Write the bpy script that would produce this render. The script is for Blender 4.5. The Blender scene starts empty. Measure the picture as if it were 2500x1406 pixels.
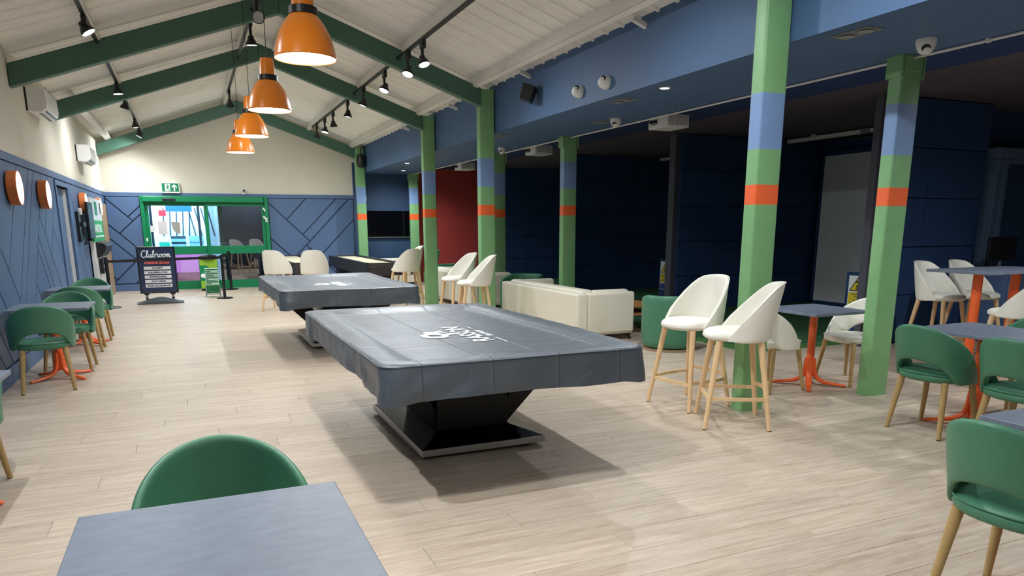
import bpy, bmesh, math, random
from mathutils import Vector, Matrix, noise
random.seed(7)
R = math.radians
PI = math.pi
SC = bpy.context.scene
COL = SC.collection

# ------------------------------------------------------------------ camera
F_PX, CX, CY = 1752.08, 1250.0, 937.5
cam_d = bpy.data.cameras.new('camera')
cam_d.sensor_fit = 'HORIZONTAL'
cam_d.sensor_width = 36.0
cam_d.lens = F_PX / 2500.0 * 36.0
cam_d.shift_x = 0.0
cam_d.shift_y = (CY - 703.0) / 2500.0
cam_d.clip_start = 0.05
cam_d.clip_end = 100
cam = bpy.data.objects.new('camera', cam_d)
COL.objects.link(cam)
yaw, pitch, roll = 0.4146981, 0.21735963, -0.00292793
def _rz(t): return Matrix(((math.cos(t), -math.sin(t), 0), (math.sin(t), math.cos(t), 0), (0, 0, 1)))
def _rx(t): return Matrix(((1, 0, 0), (0, math.cos(t), -math.sin(t)), (0, math.sin(t), math.cos(t))))
W2C = _rz(roll) @ _rx(pitch) @ Matrix(((1, 0, 0), (0, 0, -1), (0, 1, 0))) @ _rz(yaw)
C2W = W2C.transposed() @ Matrix(((1, 0, 0), (0, -1, 0), (0, 0, -1)))
cam.matrix_world = Matrix.Translation((0, 0, 1.5)) @ C2W.to_4x4()
SC.camera = cam

# ------------------------------------------------------------------ world, exposure
wd = bpy.data.worlds.new('world')
SC.world = wd
wd.use_nodes = True
wd.node_tree.nodes['Background'].inputs[0].default_value = (0.6, 0.7, 0.85, 1)
wd.node_tree.nodes['Background'].inputs[1].default_value = 0.03
SC.view_settings.view_transform = 'Standard'
SC.view_settings.look = 'None'
SC.view_settings.gamma = 1.0
SC.view_settings.use_curve_mapping = False
SC.view_settings.exposure = 0.25
SC.cycles.use_denoising = True
SC.cycles.max_bounces = 8
SC.cycles.diffuse_bounces = 5
SC.cycles.glossy_bounces = 4
SC.cycles.transparent_max_bounces = 8
SC.cycles.caustics_reflective = False
SC.cycles.caustics_refractive = False
P_SPOT, P_PEND, P_DOWN = 100.0, 36.0, 110.0     # lamp powers
COOL = (0.94, 0.975, 1.0)

# ------------------------------------------------------------------ materials
def lin(c):
    c = c / 255.0
    return c / 12.92 if c <= 0.04045 else ((c + 0.055) / 1.055) ** 2.4
def rgb(r, g, b): return (lin(r), lin(g), lin(b), 1)
MATS = {}
def mat(name, col, rough=0.5, metal=0.0, spec=0.5, var=0.0, vscale=6.0, bump=0.0, bscale=60.0, emit=None, estr=0.0, coat=0.0, sheen=0.0, stretch=None):
    m = bpy.data.materials.new(name)
    m.use_nodes = True
    nt = m.node_tree
    b = nt.nodes['Principled BSDF']
    c = rgb(*col)
    b.inputs['Base Color'].default_value = c
    b.inputs['Roughness'].default_value = rough
    b.inputs['Metallic'].default_value = metal
    b.inputs['Specular IOR Level'].default_value = spec
    if coat: b.inputs['Coat Weight'].default_value = coat
    if sheen: b.inputs['Sheen Weight'].default_value = sheen
    if emit:
        b.inputs['Emission Color'].default_value = rgb(*emit)
        b.inputs['Emission Strength'].default_value = estr
    tc = mp = None
    if var or bump:
        tc = nt.nodes.new('ShaderNodeTexCoord')
        mp = nt.nodes.new('ShaderNodeMapping')
        nt.links.new(tc.outputs['Object'], mp.inputs[0])
        if stretch: mp.inputs['Scale'].default_value = stretch
    if var:
        n = nt.nodes.new('ShaderNodeTexNoise')
        n.inputs['Scale'].default_value = vscale
        n.inputs['Detail'].default_value = 5
        nt.links.new(mp.outputs[0], n.inputs['Vector'])
        r = nt.nodes.new('ShaderNodeValToRGB')
        r.color_ramp.elements[0].position = 0.25
        r.color_ramp.elements[1].position = 0.75
        r.color_ramp.elements[0].color = tuple(max(0, x * (1 - var)) for x in c[:3]) + (1,)
        r.color_ramp.elements[1].color = tuple(min(1, x * (1 + var)) for x in c[:3]) + (1,)
        nt.links.new(n.outputs['Fac'], r.inputs[0])
        nt.links.new(r.outputs[0], b.inputs['Base Color'])
    if bump:
        n = nt.nodes.new('ShaderNodeTexNoise')
        n.inputs['Scale'].default_value = bscale
        n.inputs['Detail'].default_value = 4
        nt.links.new(mp.outputs[0], n.inputs['Vector'])
        bp = nt.nodes.new('ShaderNodeBump')
        bp.inputs['Strength'].default_value = bump
        bp.inputs['Distance'].default_value = 0.01
        nt.links.new(n.outputs['Fac'], bp.inputs['Height'])
        nt.links.new(bp.outputs[0], b.inputs['Normal'])
    MATS[name] = m
    return m

M_cream = mat('cream paint', (214, 209, 194), 0.8, var=0.03, vscale=1.5, bump=0.04, bscale=90)
M_navy = mat('navy panel paint', (82, 108, 146), 0.5, var=0.05, vscale=2.5)
M_navyd = mat('navy groove paint', (26, 42, 68), 0.6)
M_blue = mat('soffit blue paint', (74, 104, 142), 0.6, var=0.05, vscale=2)
M_bluedk = mat('deep blue wall paint', (46, 74, 108), 0.6, var=0.05, vscale=2)
M_roof = mat('white liner sheet', (238, 237, 231), 0.55, var=0.04, vscale=3)
M_steel = mat('white steel', (224, 222, 215), 0.5, var=0.03, vscale=4)
M_gbeam = mat('dark green beam paint', (66, 104, 88), 0.5, var=0.05, vscale=5)
M_gcol = mat('green column paint', (126, 176, 122), 0.45, var=0.06, vscale=5)
M_bandb = mat('blue band paint', (122, 152, 196), 0.45, var=0.04)
M_bando = mat('orange band paint', (240, 104, 52), 0.45, var=0.03)
M_ogls = mat('orange lamp enamel', (255, 144, 30), 0.28, spec=0.5, coat=0.3)
M_inner = mat('white lamp reflector', (250, 250, 246), 0.5, emit=(255, 252, 244), estr=9.0)
M_black = mat('black plastic', (22, 24, 28), 0.4)
M_blackm = mat('black metal', (28, 30, 34), 0.35, metal=0.2)
M_lens = mat('lit lens', (255, 255, 255), 0.3, emit=(250, 253, 255), estr=22.0)
M_lensoff = mat('unlit lens', (170, 172, 172), 0.2)
M_cord = mat('black cord', (24, 24, 26), 0.6)
M_green = mat('green leather', (66, 122, 94), 0.42, spec=0.5, var=0.05, vscale=5, bump=0.10, bscale=220)
M_white = mat('ivory leather', (234, 232, 221), 0.45, spec=0.45, var=0.02, vscale=5, bump=0.08, bscale=200)
M_sofa = mat('cream sofa leather', (222, 217, 200), 0.5, var=0.02, vscale=4, bump=0.08, bscale=160)
M_leg = mat('light ash legs', (224, 190, 146), 0.5, var=0.10, vscale=9, stretch=(6, 6, 0.6))
M_legd = mat('oak legs', (176, 148, 98), 0.5, var=0.12, vscale=9, stretch=(6, 6, 0.6))
M_rubber = mat('dark rubber', (40, 38, 36), 0.7)
M_orange = mat('orange powder coat', (248, 108, 52), 0.4, var=0.03)
M_slate = mat('grey slate laminate', (112, 122, 138), 0.38, var=0.14, vscale=14, bump=0.10, bscale=60, stretch=(1, 2.6, 1))
M_slated = mat('slate edge', (128, 132, 140), 0.5)
M_gloss = mat('gloss black lacquer', (7, 10, 16), 0.28, spec=0.25)
M_silver = mat('brushed silver', (178, 178, 178), 0.35, metal=0.7)
M_logo = mat('white print', (238, 244, 246), 0.6)
M_dgreen = mat('door green aluminium', (8, 128, 82), 0.35, var=0.03)
M_glassfr = None
M_wht = mat('white plastic', (228, 228, 224), 0.4)
M_ac = mat('white air conditioner shell', (234, 235, 236), 0.3)
M_red = mat('dark red wall paint', (176, 66, 62), 0.6, var=0.05, vscale=2)
M_dark = mat('charcoal acoustic fabric', (30, 62, 106), 0.85, var=0.10, vscale=3)
M_darkp = mat('dark partition frame', (74, 76, 88), 0.7)
M_ceil2 = mat('dark bay ceiling boards', (84, 76, 84), 0.8, var=0.18, vscale=2.2, stretch=(1, 6, 1))
M_ceiln = mat('navy bay ceiling', (30, 54, 100), 0.8)
M_turf = mat('green turf', (40, 92, 52), 0.95, var=0.2, vscale=40, bump=0.5, bscale=300)
M_turfl = mat('pale green turf', (76, 128, 70), 0.95, var=0.2, vscale=40, bump=0.5, bscale=300)
M_screen = mat('grey impact screen', (230, 236, 240), 0.9, var=0.03)
M_maple = mat('pale maple playfield', (236, 226, 190), 0.25, var=0.04, vscale=6, stretch=(6, 0.5, 1))
M_shuf = mat('dark stained timber', (56, 52, 54), 0.5, var=0.2, vscale=8, stretch=(1, 8, 1))
M_shufd = mat('blue black timber', (30, 34, 46), 0.5, var=0.1)
M_tv = mat('black tv glass', (6, 8, 14), 0.12)
M_sgreen = mat('exit sign green', (10, 110, 70), 0.4, emit=(10, 120, 76), estr=0.25)
M_signw = mat('exit sign white', (235, 245, 240), 0.4, emit=(235, 245, 240), estr=0.3)
M_signn = mat('poster navy', (38, 54, 86), 0.25)
M_poster = mat('poster white strip', (224, 226, 230), 0.4)
M_coral = mat('coral print', (240, 110, 92), 0.5)
M_ink = mat('dark ink', (26, 30, 44), 0.6)
M_baseg = mat('grey recycled plastic', (74, 80, 84), 0.55)
M_lime = mat('lime green print', (140, 186, 48), 0.5)
M_kgreen = mat('bright green plastic', (0, 130, 80), 0.45)
M_wgrn = mat('white green trim', (214, 240, 224), 0.45)
M_wood = mat('beige door timber', (170, 146, 118), 0.6, var=0.12, vscale=5, stretch=(6, 6, 0.5))
M_oakt = mat('warm oak', (176, 126, 74), 0.5, var=0.15, vscale=5, stretch=(1, 6, 6))
M_yel = mat('warning yellow', (226, 204, 40), 0.5)
M_blu2 = mat('mandatory blue', (24, 62, 150), 0.5)
M_diff = mat('wall lamp diffuser', (255, 255, 250), 0.5, emit=(255, 253, 244), estr=5.0)
M_lampwood = mat('orange wood lamp rim', (206, 112, 52), 0.45, var=0.08, vscale=8)
M_paleblue = mat('pale blue trim paint', (96, 122, 154), 0.5)
M_grey = mat('mid grey', (120, 124, 128), 0.5)
M_galv = mat('galvanised conduit', (228, 226, 222), 0.45)
M_teal = mat('teal crate', (30, 190, 180), 0.5)
M_sky = mat('sky blue panel', (120, 180, 235), 0.5)
M_lobw = mat('lobby white panel', (206, 236, 244), 0.7)
M_lobd = mat('lobby dark steel', (44, 66, 92), 0.5)
M_pink = mat('pink film', (232, 170, 220), 0.35)
M_pinkd = mat('plum film', (170, 110, 140), 0.35)
M_sblue = mat('blue sign board', (20, 98, 200), 0.5)
M_sred = mat('red sign board', (226, 60, 84), 0.5)
M_paper = mat('paper sheet', (206, 202, 206), 0.8)
M_paper2 = mat('grey poster', (156, 154, 146), 0.8)
M_artw = mat('grey mural', (96, 100, 112), 0.7, var=0.4, vscale=5)
M_pgreen = mat('poster green', (40, 170, 84), 0.5)

def glass(name, tint, refl):
    m = bpy.data.materials.new(name); m.use_nodes = True
    nt = m.node_tree; nt.nodes.clear()
    o = nt.nodes.new('ShaderNodeOutputMaterial')
    mx = nt.nodes.new('ShaderNodeMixShader')
    t = nt.nodes.new('ShaderNodeBsdfTransparent'); t.inputs[0].default_value = tint
    g = nt.nodes.new('ShaderNodeBsdfGlossy'); g.inputs['Roughness'].default_value = 0.01
    lw = nt.nodes.new('ShaderNodeLayerWeight'); lw.inputs[0].default_value = 0.35
    ma = nt.nodes.new('ShaderNodeMath'); ma.operation = 'MULTIPLY_ADD'
    ma.inputs[1].default_value = 1.0; ma.inputs[2].default_value = refl; ma.use_clamp = True
    nt.links.new(lw.outputs['Fresnel'], ma.inputs[0])
    nt.links.new(ma.outputs[0], mx.inputs[0])
    nt.links.new(t.outputs[0], mx.inputs[1]); nt.links.new(g.outputs[0], mx.inputs[2])
    nt.links.new(mx.outputs[0], o.inputs[0])
    return m
M_glass = glass('clear door glass', (0.92, 0.97, 0.96, 1), 0.05)
M_glassd = glass('smoked door glass', (0.6, 0.62, 0.66, 1), 0.16)

def wood_floor(name, per_object):
    m = bpy.data.materials.new(name); m.use_nodes = True
    nt = m.node_tree; b = nt.nodes['Principled BSDF']; N = nt.nodes.new; L = nt.links.new
    geo = N('ShaderNodeNewGeometry')
    if per_object:
        oi = N('ShaderNodeObjectInfo'); rnd = oi.outputs['Random']
    else:
        br = N('ShaderNodeTexBrick')
        mpb = N('ShaderNodeMapping'); L(geo.outputs['Position'], mpb.inputs[0])
        L(mpb.outputs[0], br.inputs['Vector'])
        br.inputs['Color1'].default_value = (0, 0, 0, 1); br.inputs['Color2'].default_value = (1, 1, 1, 1)
        br.inputs['Mortar'].default_value = (0.3, 0.3, 0.3, 1)
        br.inputs['Scale'].default_value = 1.0; br.inputs['Mortar Size'].default_value = 0.001
        br.inputs['Brick Width'].default_value = 1.45; br.inputs['Row Height'].default_value = 0.22
        br.offset = 0.37
        rnd = br.outputs['Color']
    # grain, stretched along x, shifted per plank
    sh = N('ShaderNodeVectorMath'); sh.operation = 'MULTIPLY_ADD'
    sh.inputs[1].default_value = (1.3, 17.0, 1.0)
    cmb = N('ShaderNodeCombineXYZ')
    mul = N('ShaderNodeMath'); mul.operation = 'MULTIPLY'; mul.inputs[1].default_value = 37.0
    L(rnd, mul.inputs[0]); L(mul.outputs[0], cmb.inputs[0]); L(mul.outputs[0], cmb.inputs[2])
    L(geo.outputs['Position'], sh.inputs[0]); L(cmb.outputs[0], sh.inputs[2])
    n1 = N('ShaderNodeTexNoise'); n1.inputs['Scale'].default_value = 1.6; n1.inputs['Detail'].default_value = 8; n1.inputs['Roughness'].default_value = 0.62; n1.inputs['Distortion'].default_value = 0.6
    L(sh.outputs[0], n1.inputs['Vector'])
    n2 = N('ShaderNodeTexNoise'); n2.inputs['Scale'].default_value = 11.0; n2.inputs['Detail'].default_value = 6
    L(sh.outputs[0], n2.inputs['Vector'])
    r1 = N('ShaderNodeValToRGB')
    e = r1.color_ramp.elements
    e[0].position = 0.26; e[0].color = rgb(172, 153, 133)
    e[1].position = 0.72; e[1].color = rgb(210, 196, 179)
    x = e.new(0.5); x.color = rgb(196, 180, 162)
    L(n1.outputs['Fac'], r1.inputs[0])
    r2 = N('ShaderNodeMapRange'); r2.inputs['From Min'].default_value = 0.35; r2.inputs['From Max'].default_value = 0.7
    r2.inputs['To Min'].default_value = 0.88; r2.inputs['To Max'].default_value = 1.06
    L(n2.outputs['Fac'], r2.inputs['Value'])
    r3 = N('ShaderNodeMapRange'); r3.inputs['To Min'].default_value = 0.93; r3.inputs['To Max'].default_value = 1.06
    L(rnd, r3.inputs['Value'])
    mm = N('ShaderNodeMath'); mm.operation = 'MULTIPLY'; L(r2.outputs[0], mm.inputs[0]); L(r3.outputs[0], mm.inputs[1])
    vm = N('ShaderNodeVectorMath'); vm.operation = 'SCALE'; L(r1.outputs[0], vm.inputs[0]); L(mm.outputs[0], vm.inputs['Scale'])
    L(vm.outputs[0], b.inputs['Base Color'])
    b.inputs['Roughness'].default_value = 0.42
    b.inputs['Specular IOR Level'].default_value = 0.35
    bp = N('ShaderNodeBump'); bp.inputs['Strength'].default_value = 0.12; bp.inputs['Distance'].default_value = 0.004
    L(n2.outputs['Fac'], bp.inputs['Height']); L(bp.outputs[0], b.inputs['Normal'])
    return m
M_plank = wood_floor('limed oak plank', True)
M_floorfar = wood_floor('limed oak floor', False)

def cover_mat():
    m = mat('dark vinyl cover', (60, 71, 83), 0.50, spec=1.0, coat=0.3)
    m.node_tree.nodes['Principled BSDF'].inputs['Coat Roughness'].default_value = 0.35
    nt = m.node_tree; b = nt.nodes['Principled BSDF']; N = nt.nodes.new; L = nt.links.new
    tc = N('ShaderNodeTexCoord')
    sx = N('ShaderNodeSeparateXYZ'); L(tc.outputs['Object'], sx.inputs[0])
    def crease(sock, period, off, w):
        a = N('ShaderNodeMath'); a.operation = 'ADD'; a.inputs[1].default_value = off; L(sock, a.inputs[0])
        p = N('ShaderNodeMath'); p.operation = 'PINGPONG'; p.inputs[1].default_value = period / 2; L(a.outputs[0], p.inputs[0])
        mr = N('ShaderNodeMapRange'); mr.interpolation_type = 'SMOOTHSTEP'
        mr.inputs['From Min'].default_value = 0; mr.inputs['From Max'].default_value = w
        mr.inputs['To Min'].default_value = 1; mr.inputs['To Max'].default_value = 0
        L(p.outputs[0], mr.inputs['Value']); return mr.outputs[0]
    c1 = crease(sx.outputs['X'], 0.40, 0.2, 0.012)
    c2 = crease(sx.outputs['Y'], 0.55, 0.1, 0.012)
    n = N('ShaderNodeTexNoise'); n.inputs['Scale'].default_value = 3.0; n.inputs['Detail'].default_value = 3; n.inputs['Distortion'].default_value = 1.2
    mp = N('ShaderNodeMapping'); mp.inputs['Scale'].default_value = (0.8, 2.4, 0.8); L(tc.outputs['Object'], mp.inputs[0]); L(mp.outputs[0], n.inputs['Vector'])
    s1 = N('ShaderNodeMath'); s1.operation = 'ADD'; L(c1, s1.inputs[0]); L(c2, s1.inputs[1])
    s2 = N('ShaderNodeMath'); s2.operation = 'MULTIPLY_ADD'; s2.inputs[1].default_value = 0.32; L(s1.outputs[0], s2.inputs[0])
    s3 = N('ShaderNodeMath'); s3.operation = 'MULTIPLY'; s3.inputs[1].default_value = 1.5; L(n.outputs['Fac'], s3.inputs[0])
    L(s3.outputs[0], s2.inputs[2])
    bp = N('ShaderNodeBump'); bp.inputs['Strength'].default_value = 0.7; bp.inputs['Distance'].default_value = 0.018
    L(s2.outputs[0], bp.inputs['Height']); L(bp.outputs[0], b.inputs['Normal'])
    return m
M_cover = cover_mat()
for _m, _c in ((M_pink, (240, 186, 232)), (M_pinkd, (200, 150, 176))):
    _nt = _m.node_tree; _o = _nt.nodes['Material Output']; _b = _nt.nodes['Principled BSDF']
    _t = _nt.nodes.new('ShaderNodeBsdfTranslucent'); _t.inputs[0].default_value = rgb(*_c)
    _x = _nt.nodes.new('ShaderNodeMixShader'); _x.inputs[0].default_value = 0.65
    _nt.links.new(_b.outputs[0], _x.inputs[1]); _nt.links.new(_t.outputs[0], _x.inputs[2]); _nt.links.new(_x.outputs[0], _o.inputs[0])

# ------------------------------------------------------------------ mesh helpers
class MB:
    def __init__(s): s.v = []; s.f = []
    def add(s, vs, fs):
        o = len(s.v); s.v += [tuple(p) for p in vs]; s.f += [tuple(i + o for i in f) for f in fs]; return s
    def box(s, x0, x1, y0, y1, z0, z1):
        return s.add([(x0,y0,z0),(x1,y0,z0),(x1,y1,z0),(x0,y1,z0),(x0,y0,z1),(x1,y0,z1),(x1,y1,z1),(x0,y1,z1)],
                     [(0,3,2,1),(4,5,6,7),(0,1,5,4),(1,2,6,5),(2,3,7,6),(3,0,4,7)])
    def bar(s, p, q, w, h, up=(0,0,1)):
        p = Vector(p); q = Vector(q); d = (q - p).normalized(); u = Vector(up)
        side = d.cross(u)
        if side.length < 1e-6: side = d.cross(Vector((1,0,0)))
        side.normalize(); u = side.cross(d).normalized()
        vs = []
        for c in (p, q):
            for a, b in ((-1,-1),(1,-1),(1,1),(-1,1)): vs.append(c + side*(a*w/2) + u*(b*h/2))
        return s.add(vs, [(0,1,2,3),(7,6,5,4),(0,4,5,1),(1,5,6,2),(2,6,7,3),(3,7,4,0)])
    def tube(s, path, rad, n=10, cap=True, sq=None):
        P = [Vector(p) for p in path]
        rr = rad if isinstance(rad, (list, tuple)) else [rad]*len(P)
        vs, fs = [], []
        prev = None
        for i, p in enumerate(P):
            d = (P[min(i+1, len(P)-1)] - P[max(i-1, 0)]).normalized()
            if prev is None:
                a = Vector((0,0,1)) if abs(d.z) < 0.9 else Vector((1,0,0))
                prev = (a - d*a.dot(d)).normalized()
            else: prev = (prev - d*prev.dot(d)).normalized()
            o = d.cross(prev)
            for k in range(n):
                t = 2*PI*k/n
                k2 = sq[i] if sq else 1.0
                vs.append(p + prev*(math.cos(t)*rr[i]*k2) + o*(math.sin(t)*rr[i]))
        for i in range(len(P)-1):
            for k in range(n):
                fs.append((i*n+k, i*n+(k+1)%n, (i+1)*n+(k+1)%n, (i+1)*n+k))
        if cap:
            fs.append(tuple(range(n-1,-1,-1))); fs.append(tuple((len(P)-1)*n+k for k in range(n)))
        return s.add(vs, fs)
    def lathe(s, prof, n=24, c=(0,0,0), capb=False, capt=False):
        vs, fs = [], []
        for r, z in prof:
            for k in range(n):
                t = 2*PI*k/n; vs.append((c[0]+r*math.cos(t), c[1]+r*math.sin(t), c[2]+z))
        for i in range(len(prof)-1):
            for k in range(n): fs.append((i*n+k, i*n+(k+1)%n, (i+1)*n+(k+1)%n, (i+1)*n+k))
        if capb: fs.append(tuple(range(n-1,-1,-1)))
        if capt: fs.append(tuple((len(prof)-1)*n+k for k in range(n)))
        return s.add(vs, fs)
    def prism(s, poly, d, tr):      # poly 2D list, depth d, tr(u,v,w)->xyz
        n = len(poly)
        vs = [tr(u, v, 0) for u, v in poly] + [tr(u, v, d) for u, v in poly]
        return s.add(vs, [tuple(range(n-1,-1,-1)), tuple(range(n, 2*n))] + [(i, (i+1)%n, n+(i+1)%n, n+i) for i in range(n)])
    def xform(s, M):
        s.v = [tuple(M @ Vector(p)) for p in s.v]; return s

def link(name, me, m, parent=None):
    o = bpy.data.objects.new(name, me)
    if m is not None and len(me.materials) == 0: me.materials.append(m)
    COL.objects.link(o)
    if parent is not None: o.parent = parent
    return o
def obj(name, mb, m, parent=None, smooth=False, bevel=0.0, seg=2, sub=0, solid=0.0, angle=40, soff=0.0):
    me = bpy.data.meshes.new(name)
    me.from_pydata([tuple(p) for p in mb.v], [], mb.f); me.validate(); me.update()
    bm = bmesh.new(); bm.from_mesh(me); bmesh.ops.recalc_face_normals(bm, faces=bm.faces); bm.to_mesh(me); bm.free()
    o = link(name, me, m, parent)
    if solid:
        k = o.modifiers.new('s', 'SOLIDIFY'); k.thickness = solid; k.offset = soff
    if bevel:
        k = o.modifiers.new('b', 'BEVEL'); k.width = bevel; k.segments = seg; k.limit_method = 'ANGLE'; k.angle_limit = R(30)
    if sub:
        k = o.modifiers.new('u', 'SUBSURF'); k.levels = sub; k.render_levels = sub
    if smooth:
        for p in me.polygons: p.use_smooth = True
        if not sub:
            try: me.set_sharp_from_angle(angle=R(angle))
            except Exception: pass
    return o
def tag(o, label=None, cat=None, group=None, kind=None):
    if label: o['label'] = label
    if cat: o['category'] = cat
    if group: o['group'] = group
    if kind: o['kind'] = kind
    return o
def thing(name, label, cat, loc=(0,0,0), rz=0.0, group=None, rot=None):
    o = bpy.data.objects.new(name, None); COL.objects.link(o)
    o.empty_display_size = 0.1
    o.location = loc; o.rotation_euler = rot if rot else (0, 0, rz)
    return tag(o, label, cat, group)
def dup(root, loc, rz, label, group=None, rot=None):
    def cp(o, par):
        c = o.copy(); COL.objects.link(c)
        if par is not None: c.parent = par
        for ch in [x for x in o.children]: cp(ch, c)
        return c
    r = cp(root, None)
    r.location = loc; r.rotation_euler = rot if rot else (0, 0, rz)
    r['label'] = label
    if group: r['group'] = group
    return r
def struct(name, mb, m, **k):
    o = obj(name, mb, m, **k)
    if k.get('parent') is None: o['kind'] = 'structure'
    return o
def text(name, body, size, m, M, parent=None, ext=0.001, off=0.0, align='CENTER', shear=0.0, sx=1.0, func=None):
    cu = bpy.data.curves.new(name, 'FONT')
    cu.body = body; cu.size = size; cu.align_x = align; cu.align_y = 'CENTER'
    cu.extrude = ext; cu.offset = off; cu.shear = shear; cu.resolution_u = 3
    t = bpy.data.objects.new('tmp', cu)
    me = bpy.data.meshes.new_from_object(t)
    bpy.data.objects.remove(t); bpy.data.curves.remove(cu)
    for v in me.vertices:
        p = M @ Vector((v.co.x*sx, v.co.y, v.co.z))
        if func: p = func(p)
        v.co = p
    me.name = name
    me.materials.clear()
    return link(name, me, m, parent)
def catmull(pts, k=6):
    out = []
    n = len(pts)
    for i in range(n-1):
        p0 = pts[max(i-1,0)]; p1 = pts[i]; p2 = pts[i+1]; p3 = pts[min(i+2,n-1)]
        for j in range(k):
            t = j/k
            out.append(tuple(0.5*((2*b)+(-a+c)*t+(2*a-5*b+4*c-d)*t*t+(-a+3*b-3*c+d)*t**3) for a,b,c,d in zip(p0,p1,p2,p3)))
    out.append(tuple(pts[-1])); return out
def sstep(a, b, x):
    t = max(0, min(1, (x-a)/(b-a))); return t*t*(3-2*t)

# ------------------------------------------------------------------ room numbers
XL, YB, YF = -1.71, 19.40, -4.5            # left wall, back wall, wall behind the camera
XRF = 4.27                                  # blue fascia face
XE = 14.0                                   # far right wall
RIDGE_X, RIDGE_Z, SL, SR = 1.29, 4.55, 0.36, 0.352
def zr(x): return RIDGE_Z - (SR*(x-RIDGE_X) if x > RIDGE_X else SL*(RIDGE_X-x))
DADO = 2.28

# ------------------------------------------------------------------ floor: planks near, material beyond
fl = MB()
YP = 7.92
fl.box(XL-0.1, XE, YF, YB+4.2, -0.12, -0.012)
fl.box(XL-0.1, XE, YP, YB+4.2, -0.012, 0.0)
floor = struct('floor', fl, M_floorfar)
PW, PL, GAP = 0.22, 1.45, 0.0016
pm = MB()
c = 0.0012
hx, hy = PL/2-GAP/2, PW/2-GAP/2
pm.add([(-hx,-hy,-0.012),(hx,-hy,-0.012),(hx,hy,-0.012),(-hx,hy,-0.012),
        (-hx,-hy,-c),(hx,-hy,-c),(hx,hy,-c),(-hx,hy,-c),
        (-hx+c,-hy+c,0),(hx-c,-hy+c,0),(hx-c,hy-c,0),(-hx+c,hy-c,0)],
       [(0,1,5,4),(1,2,6,5),(2,3,7,6),(3,0,4,7),(4,5,9,8),(5,6,10,9),(6,7,11,10),(7,4,8,11),(8,9,10,11)])
plank_me = None
def in_view(x, y, pad=60):
    q = W2C @ (Vector((x, y, 0)) - Vector((0, 0, 1.5)))
    if q.z < 0.3: return False
    u = CX + F_PX*q.x/q.z; v = CY + F_PX*q.y/q.z
    return -pad < u < 2500+pad and v < 1406+pad
stuffm = MB(); npl = 0
rows = int(round((YP - YF)/PW))
cand = []
for j in range(rows):
    yc = YP - PW*(j+0.5)
    off = (j*0.37 % 1.0)*PL
    k = 0
    x0 = XL - 0.1 - off
    while x0 < XE:
        xc = x0 + PL/2
        cand.append((xc, yc, any(in_view(xc+dx*PL/2, yc+dy*PW/2, 0) for dx in (-1,-.5,0,.5,1) for dy in (-1,1))))
        x0 += PL
cand.sort(key=lambda t: (not t[2], t[0]**2+t[1]**2))
for xc, yc, vis in cand:
    lo, hi = max(xc-PL/2, XL-0.1), min(xc+PL/2, XE)
    whole = (hi-lo) > PL-0.01
    if vis and npl < 298:
        if plank_me is None:
            o = obj('plank', pm, M_plank, floor); plank_me = o.data
        else:
            o = link('plank', plank_me, M_plank, floor)
        o.location = (xc, yc, 0); npl += 1
    else:
        stuffm.box(max(lo, xc-hx), min(hi, xc+hx), yc-hy, yc+hy, -0.012, 0)
o = obj('outlying_planks', stuffm, M_floorfar, floor); o['kind'] = 'stuff'

# ------------------------------------------------------------------ walls
def split(poly, a, b):
    ax, ay = a; bx, by = b
    s = lambda p: (bx-ax)*(p[1]-ay)-(by-ay)*(p[0]-ax)
    L, Rr = [], []
    n = len(poly)
    for i in range(n):
        p, q = poly[i], poly[(i+1)%n]
        sp, sq = s(p), s(q)
        if sp >= 0: L.append(p)
        if sp <= 0: Rr.append(p)
        if sp*sq < 0:
            t = sp/(sp-sq); m_ = (p[0]+t*(q[0]-p[0]), p[1]+t*(q[1]-p[1])); L.append(m_); Rr.append(m_)
    return L, Rr
def area(p): return 0.5*sum(p[i][0]*p[(i+1)%len(p)][1]-p[(i+1)%len(p)][0]*p[i][1] for i in range(len(p)))
def inside(p, q):
    n = len(p); sg = 1 if area(p) > 0 else -1
    return all(sg*((p[(i+1)%n][0]-p[i][0])*(q[1]-p[i][1])-(p[(i+1)%n][1]-p[i][1])*(q[0]-p[i][0])) >= 0 for i in range(n))
def bsp(polys, cuts):
    for a, b in cuts:
        m_ = ((a[0]+b[0])/2, (a[1]+b[1])/2)
        for i, p in enumerate(polys):
            if inside(p, m_):
                l, r = split(p, a, b)
                if len(l) > 2 and len(r) > 2 and abs(area(l)) > 0.002 and abs(area(r)) > 0.002: polys[i:i+1] = [l, r]
                break
    return polys
def inset(p, d):
    if area(p) < 0: p = p[::-1]
    n = len(p); out = []
    ded = []
    for i in range(n):
        if math.hypot(p[i][0]-p[i-1][0], p[i][1]-p[i-1][1]) > 1e-4: ded.append(p[i])
    p = ded; n = len(p)
    lines = []
    for i in range(n):
        a, b = p[i], p[(i+1)%n]; l = math.hypot(b[0]-a[0], b[1]-a[1])
        nx, ny = -(b[1]-a[1])/l, (b[0]-a[0])/l
        lines.append((nx, ny, nx*a[0]+ny*a[1]+d))
    for i in range(n):
        n1 = lines[i-1]; n2 = lines[i]; det = n1[0]*n2[1]-n1[1]*n2[0]
        if abs(det) < 1e-5: out.append((p[i][0]+n2[0]*d, p[i][1]+n2[1]*d)); continue
        out.append(((n1[2]*n2[1]-n1[1]*n2[2])/det, (n1[0]*n2[2]-n1[2]*n2[0])/det))
    return out
def panels(polys, parent, m, tr, gap=0.010, dep=0.014):
    for p in polys:
        q = inset(p, gap)
        if abs(area(q)) < 0.0008 or area(q) < 0: continue
        obj('panel', MB().prism(q, dep, tr), m, parent)

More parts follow.
